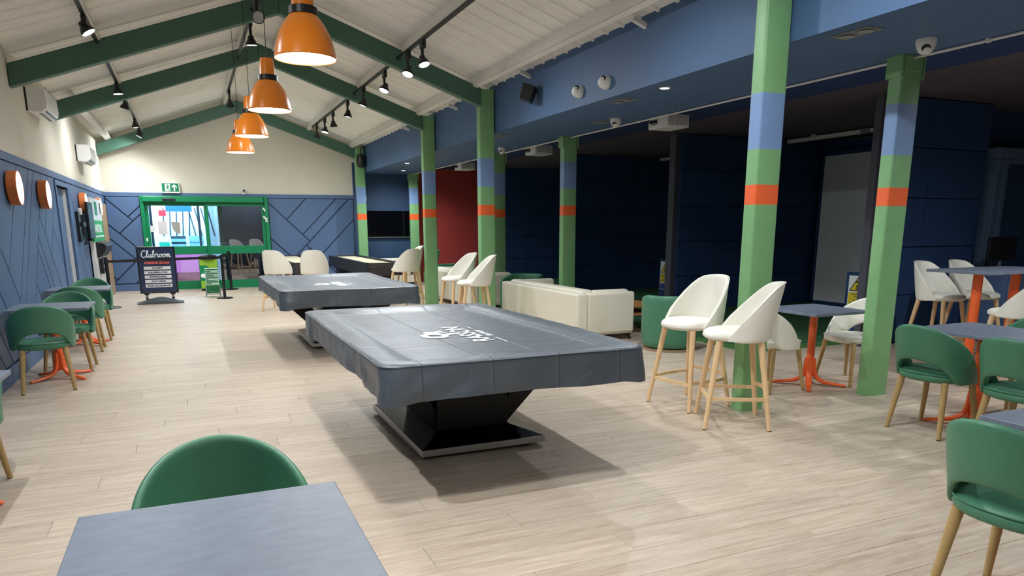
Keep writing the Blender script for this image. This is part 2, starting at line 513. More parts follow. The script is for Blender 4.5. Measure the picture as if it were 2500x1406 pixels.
# left wall: cream above, panelled dado below, recessed doorway at y 12.55..13.6
DY0, DY1 = 12.50, 13.62
wl = MB()
wl.box(XL-0.2, XL, YF, YB+0.2, DADO, 3.6)
wall_left = struct('wall_left', wl, M_cream)
db = MB()
db.box(XL-0.2, XL-0.014, YF, DY0, 0, DADO); db.box(XL-0.2, XL-0.014, DY1, YB+0.2, 0, DADO); db.box(XL-0.2, XL-0.014, DY0, DY1, 2.10, DADO)
obj('dado_backing', db, M_navyd, wall_left)
trL = lambda u, v, w: (XL-0.014+w, u, v)
A_ = lambda k, z0, z1: ((k+z0, z0), (k+z1, z1))     # y - z = k
B_ = lambda k, z0, z1: ((k-z0, z0), (k-z1, z1))     # y + z = k
P1 = [[(YF, 0.17), (DY0, 0.17), (DY0, 2.19), (YF, 2.19)]]
cuts = [A_(9.30, .6, 2.1), A_(8.74, .6, 2.1), A_(8.44, .6, 2.1), B_(9.90, .85, 1.3), A_(7.78, 1.15, 2.1), A_(6.95, 1.9, 2.1), B_(9.20, .8, .95), B_(8.62, .3, .6), B_(8.28, .25, .4),
        B_(12.60, .9, 1.6), A_(9.77, 1.6, 2.1), A_(10.36, 1.7, 2.1), B_(13.36, 1.1, 1.6), B_(12.07, .8, 1.3), B_(11.78, .8, 1.2), B_(11.0, .7, .85),
        A_(5.2, 1.0, 1.9), B_(7.2, .4, 1.3), A_(4.0, .8, 1.9), B_(5.6, .4, 1.2), A_(2.2, .5, 2.0), A_(0.4, .5, 2.0), A_(-1.6, .5, 2.0)]
panels(bsp(P1, cuts), wall_left, M_navy, trL)
P2 = [[(DY1, 0.17), (YB-0.02, 0.17), (YB-0.02, 2.19), (DY1, 2.19)]]
cuts = [B_(15.96, .3, 1.9), B_(15.40, .6, 1.3), B_(15.2, .5, 1.2), B_(14.4, .5, .75), A_(12.15, 1.6, 2.1), A_(13.1, 1.5, 2.1), B_(18.15, 1.6, 2.1), B_(18.72, 1.7, 2.1), A_(16.6, .4, 1.9)]
panels(bsp(P2, cuts), wall_left, M_navy, trL)
obj('dado_rail', MB().box(XL-0.014, XL+0.012, YF, YB, 2.19, DADO), M_navy, wall_left, bevel=0.004)
struct('baseboard_left', MB().box(XL-0.014, XL+0.016, YF, DY0-0.07, 0, 0.16).box(XL-0.014, XL+0.016, DY1+0.07, YB, 0, 0.16), M_navy, bevel=0.004)
# doorway on the left wall
d2 = struct('door_2', MB().box(XL-0.20, XL+0.02, DY0-0.07, DY0, 0, 2.17).box(XL-0.20, XL+0.02, DY1, DY1+0.07, 0, 2.17).box(XL-0.20, XL+0.02, DY0, DY1, 2.10, 2.17), M_navy, bevel=0.004)
obj('door_leaf', MB().box(XL-0.12, XL-0.07, DY0, DY1, 0, 2.10), M_navy, d2)
obj('edge_strip', MB().box(XL-0.07, XL-0.02, DY1-0.012, DY1, 0, 2.08), M_wht, d2)

# back wall with the sliding entrance
DX0, DX1, DZ = -0.95, 1.84, 2.21
wb = MB()
wb.box(XL-0.2, XRF+0.2, YB, YB+0.2, DADO, 4.7)
wall_back = struct('wall_back', wb, M_cream)
bb = MB()
bb.box(XL-0.2, DX0, YB+0.0, YB+0.2, 0, DADO); bb.box(DX1, 4.02, YB, YB+0.2, 0, DADO); bb.box(DX0, DX1, YB, YB+0.2, DZ, DADO)
obj('dado_backing', bb, M_navyd, wall_back)
trB = lambda u, v, w: (u, YB-w, v)
pl = [[(XL+0.01, 0.17), (DX0-0.03, 0.17), (DX0-0.03, 2.19), (XL+0.01, 2.19)]]
pl = bsp(pl, [((-1.75,1.61),(-1.13,1.0)), ((-1.04,1.75),(-1.46,1.36)), ((-1.69,2.14),(-1.2,1.66)), ((-1.02,1.95),(-1.25,1.74)), ((-1.74,1.28),(-1.19,.74)), ((-1.24,.66),(-1.73,.17)), ((-1.74,.39),(-1.64,.29)), ((-1.16,.26),(-1.26,.16))])
panels(pl, wall_back, M_navy, trB, gap=0.013, dep=0.018)
pl = [[(DX1+0.04, 0.17), (4.01, 0.17), (4.01, 2.19), (DX1+0.04, 2.19)]]
pl = bsp(pl, [((3.89,2.18),(2.64,.91)), ((1.86,2.1),(2.83,1.14)), ((2.85,2.23),(2.34,1.7)), ((3.52,2.14),(2.71,1.32)), ((1.86,1.23),(2.31,.79)), ((2.76,1.02),(3.0,.78)), ((4.06,1.73),(3.14,.79)), ((4.08,.85),(3.8,.57)), ((3.38,.48),(3.51,.36)), ((2.2,.3),(2.4,.5))])
panels(pl, wall_back, M_navy, trB, gap=0.013, dep=0.018)
obj('dado_rail', MB().box(XL, 4.02, YB-0.03, YB, 2.19, DADO), M_navy, wall_back, bevel=0.004)
struct('baseboard_back', MB().box(XL, DX0-0.02, YB-0.035, YB, 0, 0.16).box(DX1+0.03, 4.02, YB-0.035, YB, 0, 0.16), M_navy, bevel=0.004)
# side and return walls around the low zone
struct('wall_fascia', MB().box(XRF, XRF+0.15, YF, YB, 2.90, 3.9), M_blue)
o = struct('ceiling_soffit', MB().box(XRF, 5.52, YF, YB, 2.84, 2.90), M_blue)
wr = MB(); wr.box(4.02, 5.62, YB-0.02, YB+0.2, 0, 3.1)
struct('wall_far_blue', wr, M_bluedk)
struct('wall_far_red', MB().box(5.62, 7.62, YB-0.06, YB+0.2, 0, 3.1), M_red)
struct('wall_front', MB().box(XL-0.2, XE, YF-0.2, YF, 0, 5.0), M_cream)
struct('wall_right', MB().box(XE, XE+0.2, YF, YB, 0, 3.2), M_bluedk)
struct('ceiling_bay_navy', MB().box(5.50, 6.95, YF, YB, 3.0, 3.1).box(5.46, 5.52, YF, YB, 2.90, 3.1), M_ceiln)
o = struct('ceiling_bay', MB().box(6.95, XE, YF, YB, 3.0, 3.1), M_ceil2)

# roof: liner sheets, each a part
prof = [(0,0),(0.018,0.022),(0.05,0.022),(0.068,0),(0.125,0),(0.133,0.006),(0.141,0),(0.185,0),(0.193,0.006),(0.201,0),(0.250,0),(0.258,0.006),(0.266,0),(0.307,0)]
roof = MB()
for sgn, xe in ((-1, XL-0.15), (1, XRF+0.1)):
    z = zr(xe)
    roof.add([(RIDGE_X,YF-0.1,RIDGE_Z+0.05),(RIDGE_X,YB+0.1,RIDGE_Z+0.05),(xe,YB+0.1,z+0.05),(xe,YF-0.1,z+0.05),
              (RIDGE_X,YF-0.1,RIDGE_Z+0.12),(RIDGE_X,YB+0.1,RIDGE_Z+0.12),(xe,YB+0.1,z+0.12),(xe,YF-0.1,z+0.12)],
             [(0,1,2,3),(7,6,5,4),(0,4,5,1),(1,5,6,2),(2,6,7,3),(3,7,4,0)])
ceiling = struct('ceiling', roof, M_roof)
NR = 3
for sgn, xe in ((-1, XL-0.02), (1, XRF+0.02)):
    k = -0.06; me = None
    ys = []
    for r in range(NR):
        for (a, d) in prof[:-1]: ys.append((r*0.307+a, d))
    ys.append((NR*0.307-0.001, 0))
    vs, fs = [], []
    ze = zr(xe)
    for (a, d) in ys:
        vs += [(RIDGE_X, a, RIDGE_Z-d), (xe, a, ze-d)]
    for i in range(len(ys)-1):
        fs.append((2*i, 2*i+1, 2*i+3, 2*i+2))
    y = 6.19 - 0.307*3*12
    while y < YB:
        if y > YF-0.9:
            if me is None:
                o = obj('roof_sheet', MB().add(vs, fs), M_roof, ceiling); me = o.data
            else: o = link('roof_sheet', me, M_roof, ceiling)
            o.location = (0, y, 0)
        y += NR*0.307

# ------------------------------------------------------------------ steel: rafters, columns, purlins
def rafter(y, label):
    t = thing('roof_rafter', label, 'beam', (0, y, 0), group='green rafters')
    T = 0.255
    def leg(xa, za, xb, zb):
        mb = MB()
        for x0, z0, x1, z1 in ((xa, za, xb, zb),):
            vs = []
            for yy in (0, 0.13):
                vs += [(x0, yy, z0), (x1, yy, z1), (x1, yy, z1+T), (x0, yy, z0+T)]
            mb.add(vs, [(0,1,2,3),(7,6,5,4),(0,4,5,1),(1,5,6,2),(2,6,7,3),(3,7,4,0)])
        return mb
    obj('left_arm', leg(XL+0.005, 3.045, RIDGE_X, 4.125), M_gbeam, t, bevel=0.012)
    obj('right_arm', leg(RIDGE_X, 4.125, 4.02, 3.175), M_gbeam, t, bevel=0.012)
    return t
def column(x, y, h, label, head=False):
    t = thing('steel_column', label, 'column', (x, y, 0), group='striped green columns')
    w, d = 0.237, 0.13
    zs = [(0, 1.653, M_gcol, 'lower_shaft'), (1.653, 1.803, M_bando, 'orange_band'), (1.803, 2.065, M_gcol, 'middle_shaft'), (2.065, 2.47, M_bandb, 'blue_band'), (2.47, h, M_gcol, 'upper_shaft')]
    for z0, z1, m, n in zs:
        mb = MB()
        r = 0.018
        poly = []
        for cx_, cy_, a0 in ((r, r, PI), (w-r, r, 1.5*PI), (w-r, d-r, 0), (r, d-r, PI/2)):
            for k in range(5):
                a = a0 + k*PI/8; poly.append((cx_+r*math.cos(a), cy_+r*math.sin(a)))
        mb.prism(poly, z1-z0, lambda u, v, w_: (u, v, z0+w_))
        o = obj(n, mb, m, t, smooth=True, angle=35)
        if 'band' in n: o['label'] = 'painted %s stripe' % n.split('_')[0]
    if head:
        obj('head_plate', MB().box(-0.02, 0.0, -0.01, d+0.01, h-0.17, h).box(w, w+0.02, -0.01, d+0.01, h-0.17, h).box(0.02, w-0.02, -0.012, 0, h-0.12, h), M_gcol, t, bevel=0.003)
    return t
rafter(10.20, 'dark green roof rafter nearest us, over the first wall air conditioner')
rafter(13.05, 'dark green roof rafter in the middle, behind the second pendant')
rafter(18.92, 'dark green roof rafter against the cream back wall')
rafter(4.40, 'dark green roof rafter overhead, above the top of the photo')
column(4.016, 4.465, 3.43, 'nearest striped green column, between the two pale stools')
column(4.016, 10.27, 3.43, 'striped green column behind the pair of pale stools, second from us in its row')
column(4.016, 13.10, 3.43, 'striped green column beside the far shuffleboard, third in its row')
column(4.016, 18.92, 3.43, 'slim far striped green column at the back wall, left of the television')
column(5.41, 4.42, 2.84, 'striped green column at right, beside the green dining chairs', True)
column(5.41, 10.28, 2.84, 'striped green column just behind the cream corner sofa', True)
column(5.41, 13.10, 2.84, 'dim striped green column, half hidden behind its brighter neighbour', True)
column(5.41, 18.92, 2.84, 'farthest striped green column, between the television and the red wall', True)

def purlin(name, x, label, side, w=0.06, h=0.18, y0=YF):
    s = 1 if side == 'r' else -1
    ang = math.atan(SR if side == 'r' else SL)
    t = thing(name, label, 'beam', (0, 0, 0), group='white roof purlins')
    z = zr(x)
    nrm = Vector((-s*math.sin(ang), 0, -math.cos(ang)))      # into the room
    tan = Vector((s*math.cos(ang), 0, -math.sin(ang)))
    p = Vector((x, 0, z))
    def prof(mb, a0, a1, d0, d1):
        q = [p+tan*a0+nrm*d0, p+tan*a1+nrm*d0, p+tan*a1+nrm*d1, p+tan*a0+nrm*d1]
        vs = [(v.x, y0, v.z) for v in q] + [(v.x, YB-0.02, v.z) for v in q]
        mb.add(vs, [(0,1,2,3),(7,6,5,4),(0,4,5,1),(1,5,6,2),(2,6,7,3),(3,7,4,0)])
    mb = MB(); prof(mb, -0.004, 0.004, 0, h); obj('web', mb, M_steel, t)
    mb = MB(); prof(mb, -0.004, w, h-0.004, h); prof(mb, w-0.004, w, h-0.022, h); obj('bottom_flange', mb, M_steel, t)
    return t
purlin('roof_purlin', 2.93, 'white roof purlin carrying the right hand spotlight track', 'r')
purlin('roof_purlin', 3.95, 'white roof purlin along the blue fascia', 'r', w=0.075)
purlin('roof_purlin', 1.56, 'white roof purlin just right of the ridge', 'r')
purlin('roof_purlin', 1.00, 'white roof purlin just left of the ridge', 'l')
purlin('roof_purlin', -0.80, 'white roof purlin carrying the left hand spotlight track', 'l')
purlin('roof_purlin', -1.45, 'broad white roof purlin low above the air conditioners', 'l', w=0.11, h=0.16, y0=13.3)
# stub brackets between eave purlin and fascia
for i, (y, l) in enumerate(((6.4, 'white steel stub bracket at the fascia, nearest us'), (9.05, 'white steel stub bracket at the fascia beside the black speaker'), (11.9, 'white steel stub bracket at the fascia between second and third columns'), (14.8, 'white steel stub bracket at the fascia, farthest'))):
    t = thing('eave_bracket', l, 'bracket', (XRF, y, 3.36), group='eave brackets')
    obj('plate', MB().bar((-0.15,0.03,0.075),(0,0.03,0.02),0.05,0.006), M_steel, t)
    obj('web', MB().bar((-0.15,0.006,0.095),(0,0.006,0.04),0.006,0.04), M_steel, t)

# ------------------------------------------------------------------ pendants
def pendant(x, y, z, label, power=1.0):
    t = thing('pendant_lamp', label, 'lamp', (x, y, z), group='orange bell pendants')
    n = 48
    outer = [(0.205,0.0),(0.203,0.012),(0.196,0.05),(0.184,0.10),(0.166,0.155),(0.140,0.205),(0.112,0.245),(0.092,0.268),(0.084,0.276)]
    obj('shade', MB().lathe(outer, n), M_ogls, t, smooth=True, solid=0.004, soff=-1)
    inner = [(0.198,0.004),(0.190,0.05),(0.176,0.10),(0.155,0.155),(0.120,0.205),(0.06,0.235),(0.0005,0.24)]
    obj('reflector', MB().lathe(inner, n), M_inner, t, smooth=True)
    obj('collar', MB().lathe([(0.086,0.268),(0.094,0.272),(0.094,0.318),(0.086,0.322)], 32, capb=True, capt=True), M_black, t, smooth=True, angle=30)
    obj('neck', MB().lathe([(0.074,0.322),(0.070,0.40),(0.060,0.47),(0.058,0.472)], 24, capt=True), M_ogls, t, smooth=True, angle=30)
    obj('cord', MB().tube([(0,0,0.47),(0.003,0,0.9),(0,0,zr(x)-z-0.01)], 0.0035, 6), M_cord, t)
    ld = bpy.data.lights.new('pendant_light', 'SPOT')
    ld.energy = P_PEND*power; ld.color = COOL; ld.spot_size = R(128); ld.spot_blend = 0.4; ld.shadow_soft_size = 0.06
    lo = bpy.data.objects.new('bulb_light', ld); COL.objects.link(lo); lo.parent = t; lo.location = (0, 0, 0.05)
    return t
pendant(0.825, 5.30, 2.595, 'orange bell pendant lamp, largest and nearest us')
pendant(0.83, 7.70, 2.595, 'orange bell pendant lamp, second in the row')
pendant(0.84, 10.01, 2.605, 'orange bell pendant lamp, third in the row')
pendant(0.84, 12.17, 2.60, 'orange bell pendant lamp, smallest and farthest')
for k, yy in enumerate((2.95, 0.6, -1.7)):
    pendant(0.825, yy, 2.595, ('orange bell pendant lamp above the front table, out of frame', 'orange bell pendant lamp above the photographer', 'orange bell pendant lamp behind the photographer')[k], (2.2, 0.5, 0.2)[k])

# ------------------------------------------------------------------ tracks and spotlights
def track(x, y0, y1, zoff, label):
    z = zr(x) - zoff
    t = thing('lighting_track', label, 'track', (x, y0, z), group='black lighting tracks')
    obj('rail', MB().box(-0.018, 0.018, 0, y1-y0, -0.018, 0.018), M_black, t)
    obj('end_feed', MB().box(-0.02, 0.02, y1-y0, y1-y0+0.06, -0.022, 0.02), M_black, t, bevel=0.004)
    return z
zl = track(-0.78, -3.5, 18.6, 0.20, 'black lighting track along the left roof slope')
zm = track(0.97, 9.2, 16.3, 0.30, 'short black lighting track just left of the ridge')
zrr = track(2.81, -3.5, 17.6, 0.30, 'black lighting track along the right roof slope')
spot0 = {}
def spot(x, y, z, aim, label, drop=0.16, on=True, power=1.0, cone=165):
    g = 'black track spotlights'
    t = thing('track_spotlight', label, 'spotlight', (x, y, z), group=g)
    a = Vector(aim).normalized()
    obj('adaptor', MB().box(-0.024, 0.024, -0.06, 0.06, -0.11, -0.018), M_black, t, bevel=0.006)
    h = Vector((0, 0, -0.05-drop))
    obj('arm', MB().tube([(0, 0.03, -0.05), (0, 0.02, -0.05-drop*0.6), tuple(h - a*0.03)], 0.019, 10), M_black, t, smooth=True)
    q = a.to_track_quat('-Z', 'Y').to_matrix().to_4x4()
    M = Matrix.Translation(h) @ q
    hd = MB().lathe([(0.030,0.055),(0.036,0.05),(0.040,0.02),(0.055,-0.005),(0.070,-0.035),(0.074,-0.06),(0.068,-0.062)], 24, capb=True).xform(M)
    obj('head', hd, M_blackm, t, smooth=True)
    obj('lens', MB().lathe([(0.066,-0.056),(0.0005,-0.05)], 24).xform(M), M_lens if on else M_lensoff, t, smooth=True)
    if on:
        ld = bpy.data.lights.new('spot_light', 'SPOT')
        ld.energy = P_SPOT*power; ld.color = COOL; ld.spot_size = R(cone); ld.spot_blend = 1.0; ld.shadow_soft_size = 0.035
        lo = bpy.data.objects.new('beam_light', ld); COL.objects.link(lo); lo.parent = t
        lo.matrix_local = Matrix.Translation(h + a*0.07) @ q
    return t
# left track
for y, aim, lab in ((9.0, (0.6,-0.1,-1), 'black track spotlight on the left track, nearest us'),
                    (12.75, (0.1,0.0,-1), 'black track spotlight on the left track, between the first two rafters'),
                    (14.25, (-0.3,0.1,-1), 'black track spotlight on the left track, just past the second rafter'),
                    (16.8, (0.1,0.05,-1), 'black track spotlight on the left track, third from the back'),
                    (18.1, (0.15,0.1,-1), 'black track spotlight on the left track, second from the back'),
                    (18.5, (-0.5,0.0,-1), 'black track spotlight on the left track, farthest back')):
    spot(-0.78, y, zl, aim, lab, drop=0.07)
for y, aim, lab in ((6.2, (0.3,0.15,-1), 'black track spotlight on the left track, above the frame'),
                    (3.4, (0.35,0.0,-1), 'black track spotlight on the left track, over the front tables'),
                    (0.6, (0.2,0.3,-1), 'added unseen track spotlight on the left track, behind the front tables'),
                    (-2.0, (0.2,0.3,-1), 'added unseen track spotlight on the left track, at the near end')):
    spot(-0.78, y, zl, aim, lab, drop=0.07, power=(0.65 if y > 8 else 0.5 if y > 5 else 2.2 if y > 2 else 0.30))  # out-of-view heads; those nearest the camera are extras added for lighting
spot(0.97, 9.65, zm, (0.15,-0.75,-0.35), 'unlit black track spotlight near the ridge, its lens turned towards us', drop=0.16, on=False)
spot(0.97, 10.6, zm, (0.05,0.1,-1), 'black track spotlight near the ridge, above the second rafter', drop=0.22)
spot(0.97, 15.9, zm, (0.15,0.75,-1), 'black track spotlight near the ridge, in the last bay', drop=0.22)
for y, aim, lab in ((9.05, (0.15,-0.35,-1), 'black track spotlight on the right track, at right of the nearest pair'),
                    (9.7, (-0.35,-0.3,-1), 'black track spotlight on the right track, at left of the nearest pair'),
                    (10.95, (-0.4,-0.2,-1), 'black track spotlight on the right track, just behind the first rafter'),
                    (12.35, (-0.35,0.15,-1), 'black track spotlight on the right track, in front of the second rafter'),
                    (13.65, (-0.1,0.1,-1), 'black track spotlight on the right track, just behind the second rafter'),
                    (15.1, (0.1,0.1,-1), 'black track spotlight on the right track, third from the back'),
                    (16.05, (-0.2,-0.1,-1), 'black track spotlight on the right track, second from the back'),
                    (17.1, (0.0,0.15,-1), 'black track spotlight on the right track, farthest back')):
    spot(2.81, y, zrr, aim, lab, drop=0.19)
for y, aim, lab in ((5.7, (0.35,-0.2,-1), 'black track spotlight on the right track, above the frame'),
                    (3.35, (0.5,0.0,-1), 'black track spotlight on the right track, aimed at the pale stools'),
                    (2.6, (0.7,0.15,-1), 'added unseen track spotlight on the right track, aimed at the green chairs'),
                    (0.4, (0.3,0.3,-1), 'added unseen track spotlight on the right track, near the photographer'),
                    (-2.0, (0.2,0.3,-1), 'added unseen track spotlight on the right track, at the near end')):
    spot(2.81, y, zrr, aim, lab, drop=0.19, power=(0.75 if y > 14 else 0.5 if y > 8 else 0.7 if y > 5 else 0.9 if y > 3 else 0.45 if y > 2 else 0.10))  # the last three heads are unseen extras, added to light the near end

# ------------------------------------------------------------------ soffit fittings
def downlight(x, y, lit, label, twin=True, power=1.0):
    t = thing('recessed_downlight', label, 'downlight', (x, y, 2.84 if x < 5.5 else 3.0), group='soffit downlights')
    if twin:
        obj('bezel', MB().box(-0.09, 0.09, -0.17, 0.17, -0.006, 0.0), M_grey, t, bevel=0.002)
        for k in (-0.085, 0.085):
            obj('lamp', MB().lathe([(0.055,-0.012),(0.02,-0.007)], 16, (0, k, 0), capt=True, capb=True), M_lensoff if not lit else M_lens, t, smooth=True)
    else:
        obj('bezel', MB().lathe([(0.06,0),(0.06,-0.006),(0.045,-0.008)], 20), M_wht, t)
        obj('lamp', MB().lathe([(0.044,-0.008),(0.001,-0.010)], 16), M_lens if lit else M_lensoff, t)
    if lit:
        ld = bpy.data.lights.new('down_light', 'SPOT'); ld.energy = P_DOWN*power; ld.spot_size = R(165); ld.spot_blend = 0.8; ld.shadow_soft_size = 0.04; ld.color = COOL
        lo = bpy.data.objects.new('down_beam', ld); COL.objects.link(lo); lo.parent = t; lo.location = (0, 0, -0.03)
downlight(4.5, 4.09, False, 'twin recessed downlight above the two front columns')
downlight(4.5, 7.17, False, 'twin recessed downlight above the cream corner sofa')
downlight(5.15, 8.72, False, 'twin recessed downlight beside the conduit edge')
downlight(4.5, 10.65, False, 'twin recessed downlight just right of the second column')
downlight(4.5, 13.78, False, 'twin recessed downlight right of the third column')
downlight(4.48, 6.37, True, 'small round lit downlight in the blue soffit', False)
downlight(4.51, 15.9, True, 'small round lit downlight near the far end, higher', False)
downlight(5.0, 18.0, True, 'small round lit downlight over the television', False)
downlight(4.75, 17.2, False, 'twin recessed downlight nearest the television wall')
downlight(6.6, 1.6, True, 'small round lit downlight over the right hand tables', False, 1.2)
downlight(7.4, 3.4, True, 'small round lit downlight over the high table', False, 1.1)

def turret(loc, M, label):
    t = thing('security_camera', label, 'camera', loc, group='white dome cameras')
    obj('housing', MB().lathe([(0.072,0),(0.072,-0.018),(0.066,-0.05),(0.048,-0.085),(0.03,-0.10),(0.0005,-0.104)], 24, capb=True).xform(M), M_wht, t, smooth=True)
    e = MB().lathe([(0.0005,-0.012),(0.03,-0.012),(0.034,0.0),(0.034,0.02)], 20)
    T = M @ Matrix.Translation((-0.03, -0.028, -0.066)) @ Vector((-0.45,-0.55,-0.7)).to_track_quat('-Z', 'Y').to_matrix().to_4x4()
    obj('eye', e.xform(T), M_black, t, smooth=True)
I4 = Matrix.Identity(4)
turret((5.14, 4.02, 2.84), I4, 'white dome camera above the right hand column')
turret((5.17, 8.4, 2.84), I4, 'white dome camera hanging beside the nearest projector')
turret((5.19, 12.2, 2.84), I4, 'white dome camera hanging beside the second projector')
MW = Matrix.Rotation(R(90), 4, 'Y')
turret((XRF, 7.13, 3.0), MW, 'white dome camera on the blue fascia, its dark eye showing')
turret((XRF, 7.72, 3.0), MW, 'white dome camera on the blue fascia, turned away')
t = thing('wall_speaker', 'small black cube speaker on the blue fascia', 'speaker', (XRF, 8.85, 3.15))
Mx = Matrix.Translation((-0.14, 0, 0)) @ Matrix.Rotation(R(-35), 4, 'Z') @ Matrix.Rotation(R(20), 4, 'Y')
obj('cabinet', MB().box(-0.08, 0.08, -0.10, 0.10, -0.10, 0.10).xform(Mx), M_black, t, bevel=0.012)
obj('grille', MB().box(-0.086, -0.08, -0.088, 0.088, -0.088, 0.088).xform(Mx), M_ink, t, bevel=0.003)
obj('bracket', MB().tube([(0,0,0.02),(-0.12,0,0.02)], 0.012, 8), M_blackm, t)
t = thing('wall_speaker', 'round black speaker at the top of the far left column', 'speaker', (4.02, 18.80, 3.10))
obj('cabinet', MB().lathe([(0.05,-0.16),(0.10,-0.13),(0.12,0),(0.10,0.13),(0.05,0.16)], 20, (0.12,0,0), capb=True, capt=True), M_black, t, smooth=True)
obj('bracket', MB().tube([(0.12,0,0.15),(0.12,0.0,0.30)], 0.012, 8), M_blackm, t)

# conduit along the soffit edge
t = thing('conduit', 'thin pale conduit along the edge of the blue soffit', 'conduit', (5.53, 0, 2.825))
obj('pipe', MB().tube([(0, YF+0.1, 0), (0, 19.3, 0)], 0.012, 8), M_galv, t, smooth=True)
for k in range(8): obj('clip', MB().box(-0.016, 0.016, 1.5+2.3*k, 1.53+2.3*k, -0.015, 0.02), M_galv, t)

def projector(y, label):
    t = thing('ceiling_projector', label, 'projector', (5.70, y, 2.73), group='ceiling projectors')
    obj('case', MB().box(0, 0.34, 0, 0.42, 0.0, 0.155), M_ac, t, bevel=0.008)
    for a in (0.03, 0.135, 0.235):
        g = obj('vent_grille', MB().box(a, a+0.085, -0.004, 0, 0.03, 0.135), M_grey, t)
        sl = MB()
        for k in range(7): sl.box(a+0.006+k*0.0112, a+0.011+k*0.0112, -0.008, -0.004, 0.034, 0.131)
        obj('slats', sl, M_ac, g)
    obj('cable', MB().tube(catmull([(-0.004,0.40,0.12),(-0.03,0.36,0.09),(-0.03,0.27,0.05),(-0.01,0.20,0.06)]), 0.006, 6), M_black, t, smooth=True)
    obj('connector', MB().box(-0.012, 0, 0.22, 0.38, 0.07, 0.10), M_black, t)
    obj('mount', MB().tube([(0.17,0.2,0.15),(0.17,0.2,0.27)], 0.025, 10), M_blackm, t)
projector(8.02, 'pale ceiling projector in front of the nearest bay')
projector(11.9, 'pale ceiling projector in front of the middle bay')
projector(15.75, 'pale ceiling projector in front of the red wall')

# ------------------------------------------------------------------ simulator bays
def partition(y, x0, x1, n, dp=0.16):
    w = struct('wall_partition_%d' % n, MB().box(x0+0.03, x1, y+0.02, y+dp-0.02, 0, 3.0), M_darkp)
    obj('end_post', MB().box(x0, x0+0.06, y, y+dp, 0, 3.0), M_darkp, w, bevel=0.004)
    obj('edge_bead', MB().box(x0+0.06, x0+0.10, y+0.0, y+0.02, 0, 3.0), M_darkp, w)
    for r in range(5):
        z0 = 0.02 + 0.60*r
        k = 0; x = x0 + 0.10
        while x < x1-0.05:
            xe = min(x+0.80, x1)
            obj('acoustic_panel', MB().box(x+0.004, xe-0.004, y-0.03, y+0.02, z0+0.004, min(z0+0.596, 2.99)), M_dark, w, bevel=0.012)
            x += 0.80
    return w
partition(6.42, 7.60, 9.55, 1, 0.10)
partition(10.42, 7.60, 10.85, 2)
partition(14.30, 7.60, 10.85, 3)
partition(18.20, 7.60, 10.85, 4)
struct('wall_bay_end', MB().box(10.95, 11.05, 6.6, YB, 0, 3.0), M_dark)
tf = struct('trim_1', MB().box(6.05, 10.95, 6.64, YB-0.1, 0.0, 0.045), M_turf)
obj('turf_edge', MB().box(6.03, 6.05, 6.62, YB-0.1, 0, 0.05).box(6.03, 10.95, 6.62, 6.64, 0, 0.05), M_turfl, tf)
for k, (y, l) in enumerate(((8.55, 'nearest bay, lit grey'), (12.4, 'middle bay'), (16.3, 'farthest bay'))):
    t = thing('impact_screen', 'large grey projection screen in the %s' % l.split(',')[0], 'screen', (10.80, y, 0.10), group='simulator screens')
    obj('fabric', MB().box(0, 0.03, -1.72, 1.70, 0.0, 2.62), M_screen, t)
    obj('frame', MB().box(-0.02, 0.06, -1.78, -1.72, -0.05, 2.7).box(-0.02, 0.06, 1.70, 1.76, -0.05, 2.7).box(-0.02, 0.06, -1.78, 1.76, 2.62, 2.7).box(-0.02, 0.06, -1.78, 1.76, -0.06, 0.0), M_dark, t)
    t = thing('batten_light', 'unlit pale batten light under the ceiling of the %s' % l.split(',')[0], 'light', (9.92, y, 2.94), group='bay batten lights')
    obj('tube_cover', MB().box(-0.05, 0.05, -1.65, 1.72, -0.03, 0.03), M_wht, t, bevel=0.01)
    obj('clip', MB().box(-0.055, 0.055, -0.02, 0.16, -0.034, 0.034), M_grey, t)
    obj('stem', MB().box(-0.02, 0.02, -1.2, -1.1, 0.03, 0.06).box(-0.02, 0.02, 1.1, 1.2, 0.03, 0.06), M_wht, t)
# ceiling unit behind the batten
t = thing('launch_monitor', 'small dark ceiling sensor behind the nearest batten light', 'sensor', (10.3, 9.1, 2.93))
obj('case', MB().box(-0.06, 0.06, -0.25, 0.25, -0.04, 0.05), M_black, t, bevel=0.02)
obj('eye', MB().lathe([(0.03,-0.045),(0.001,-0.05)], 12, (-0.02,0.16,0)), M_lensoff, t)
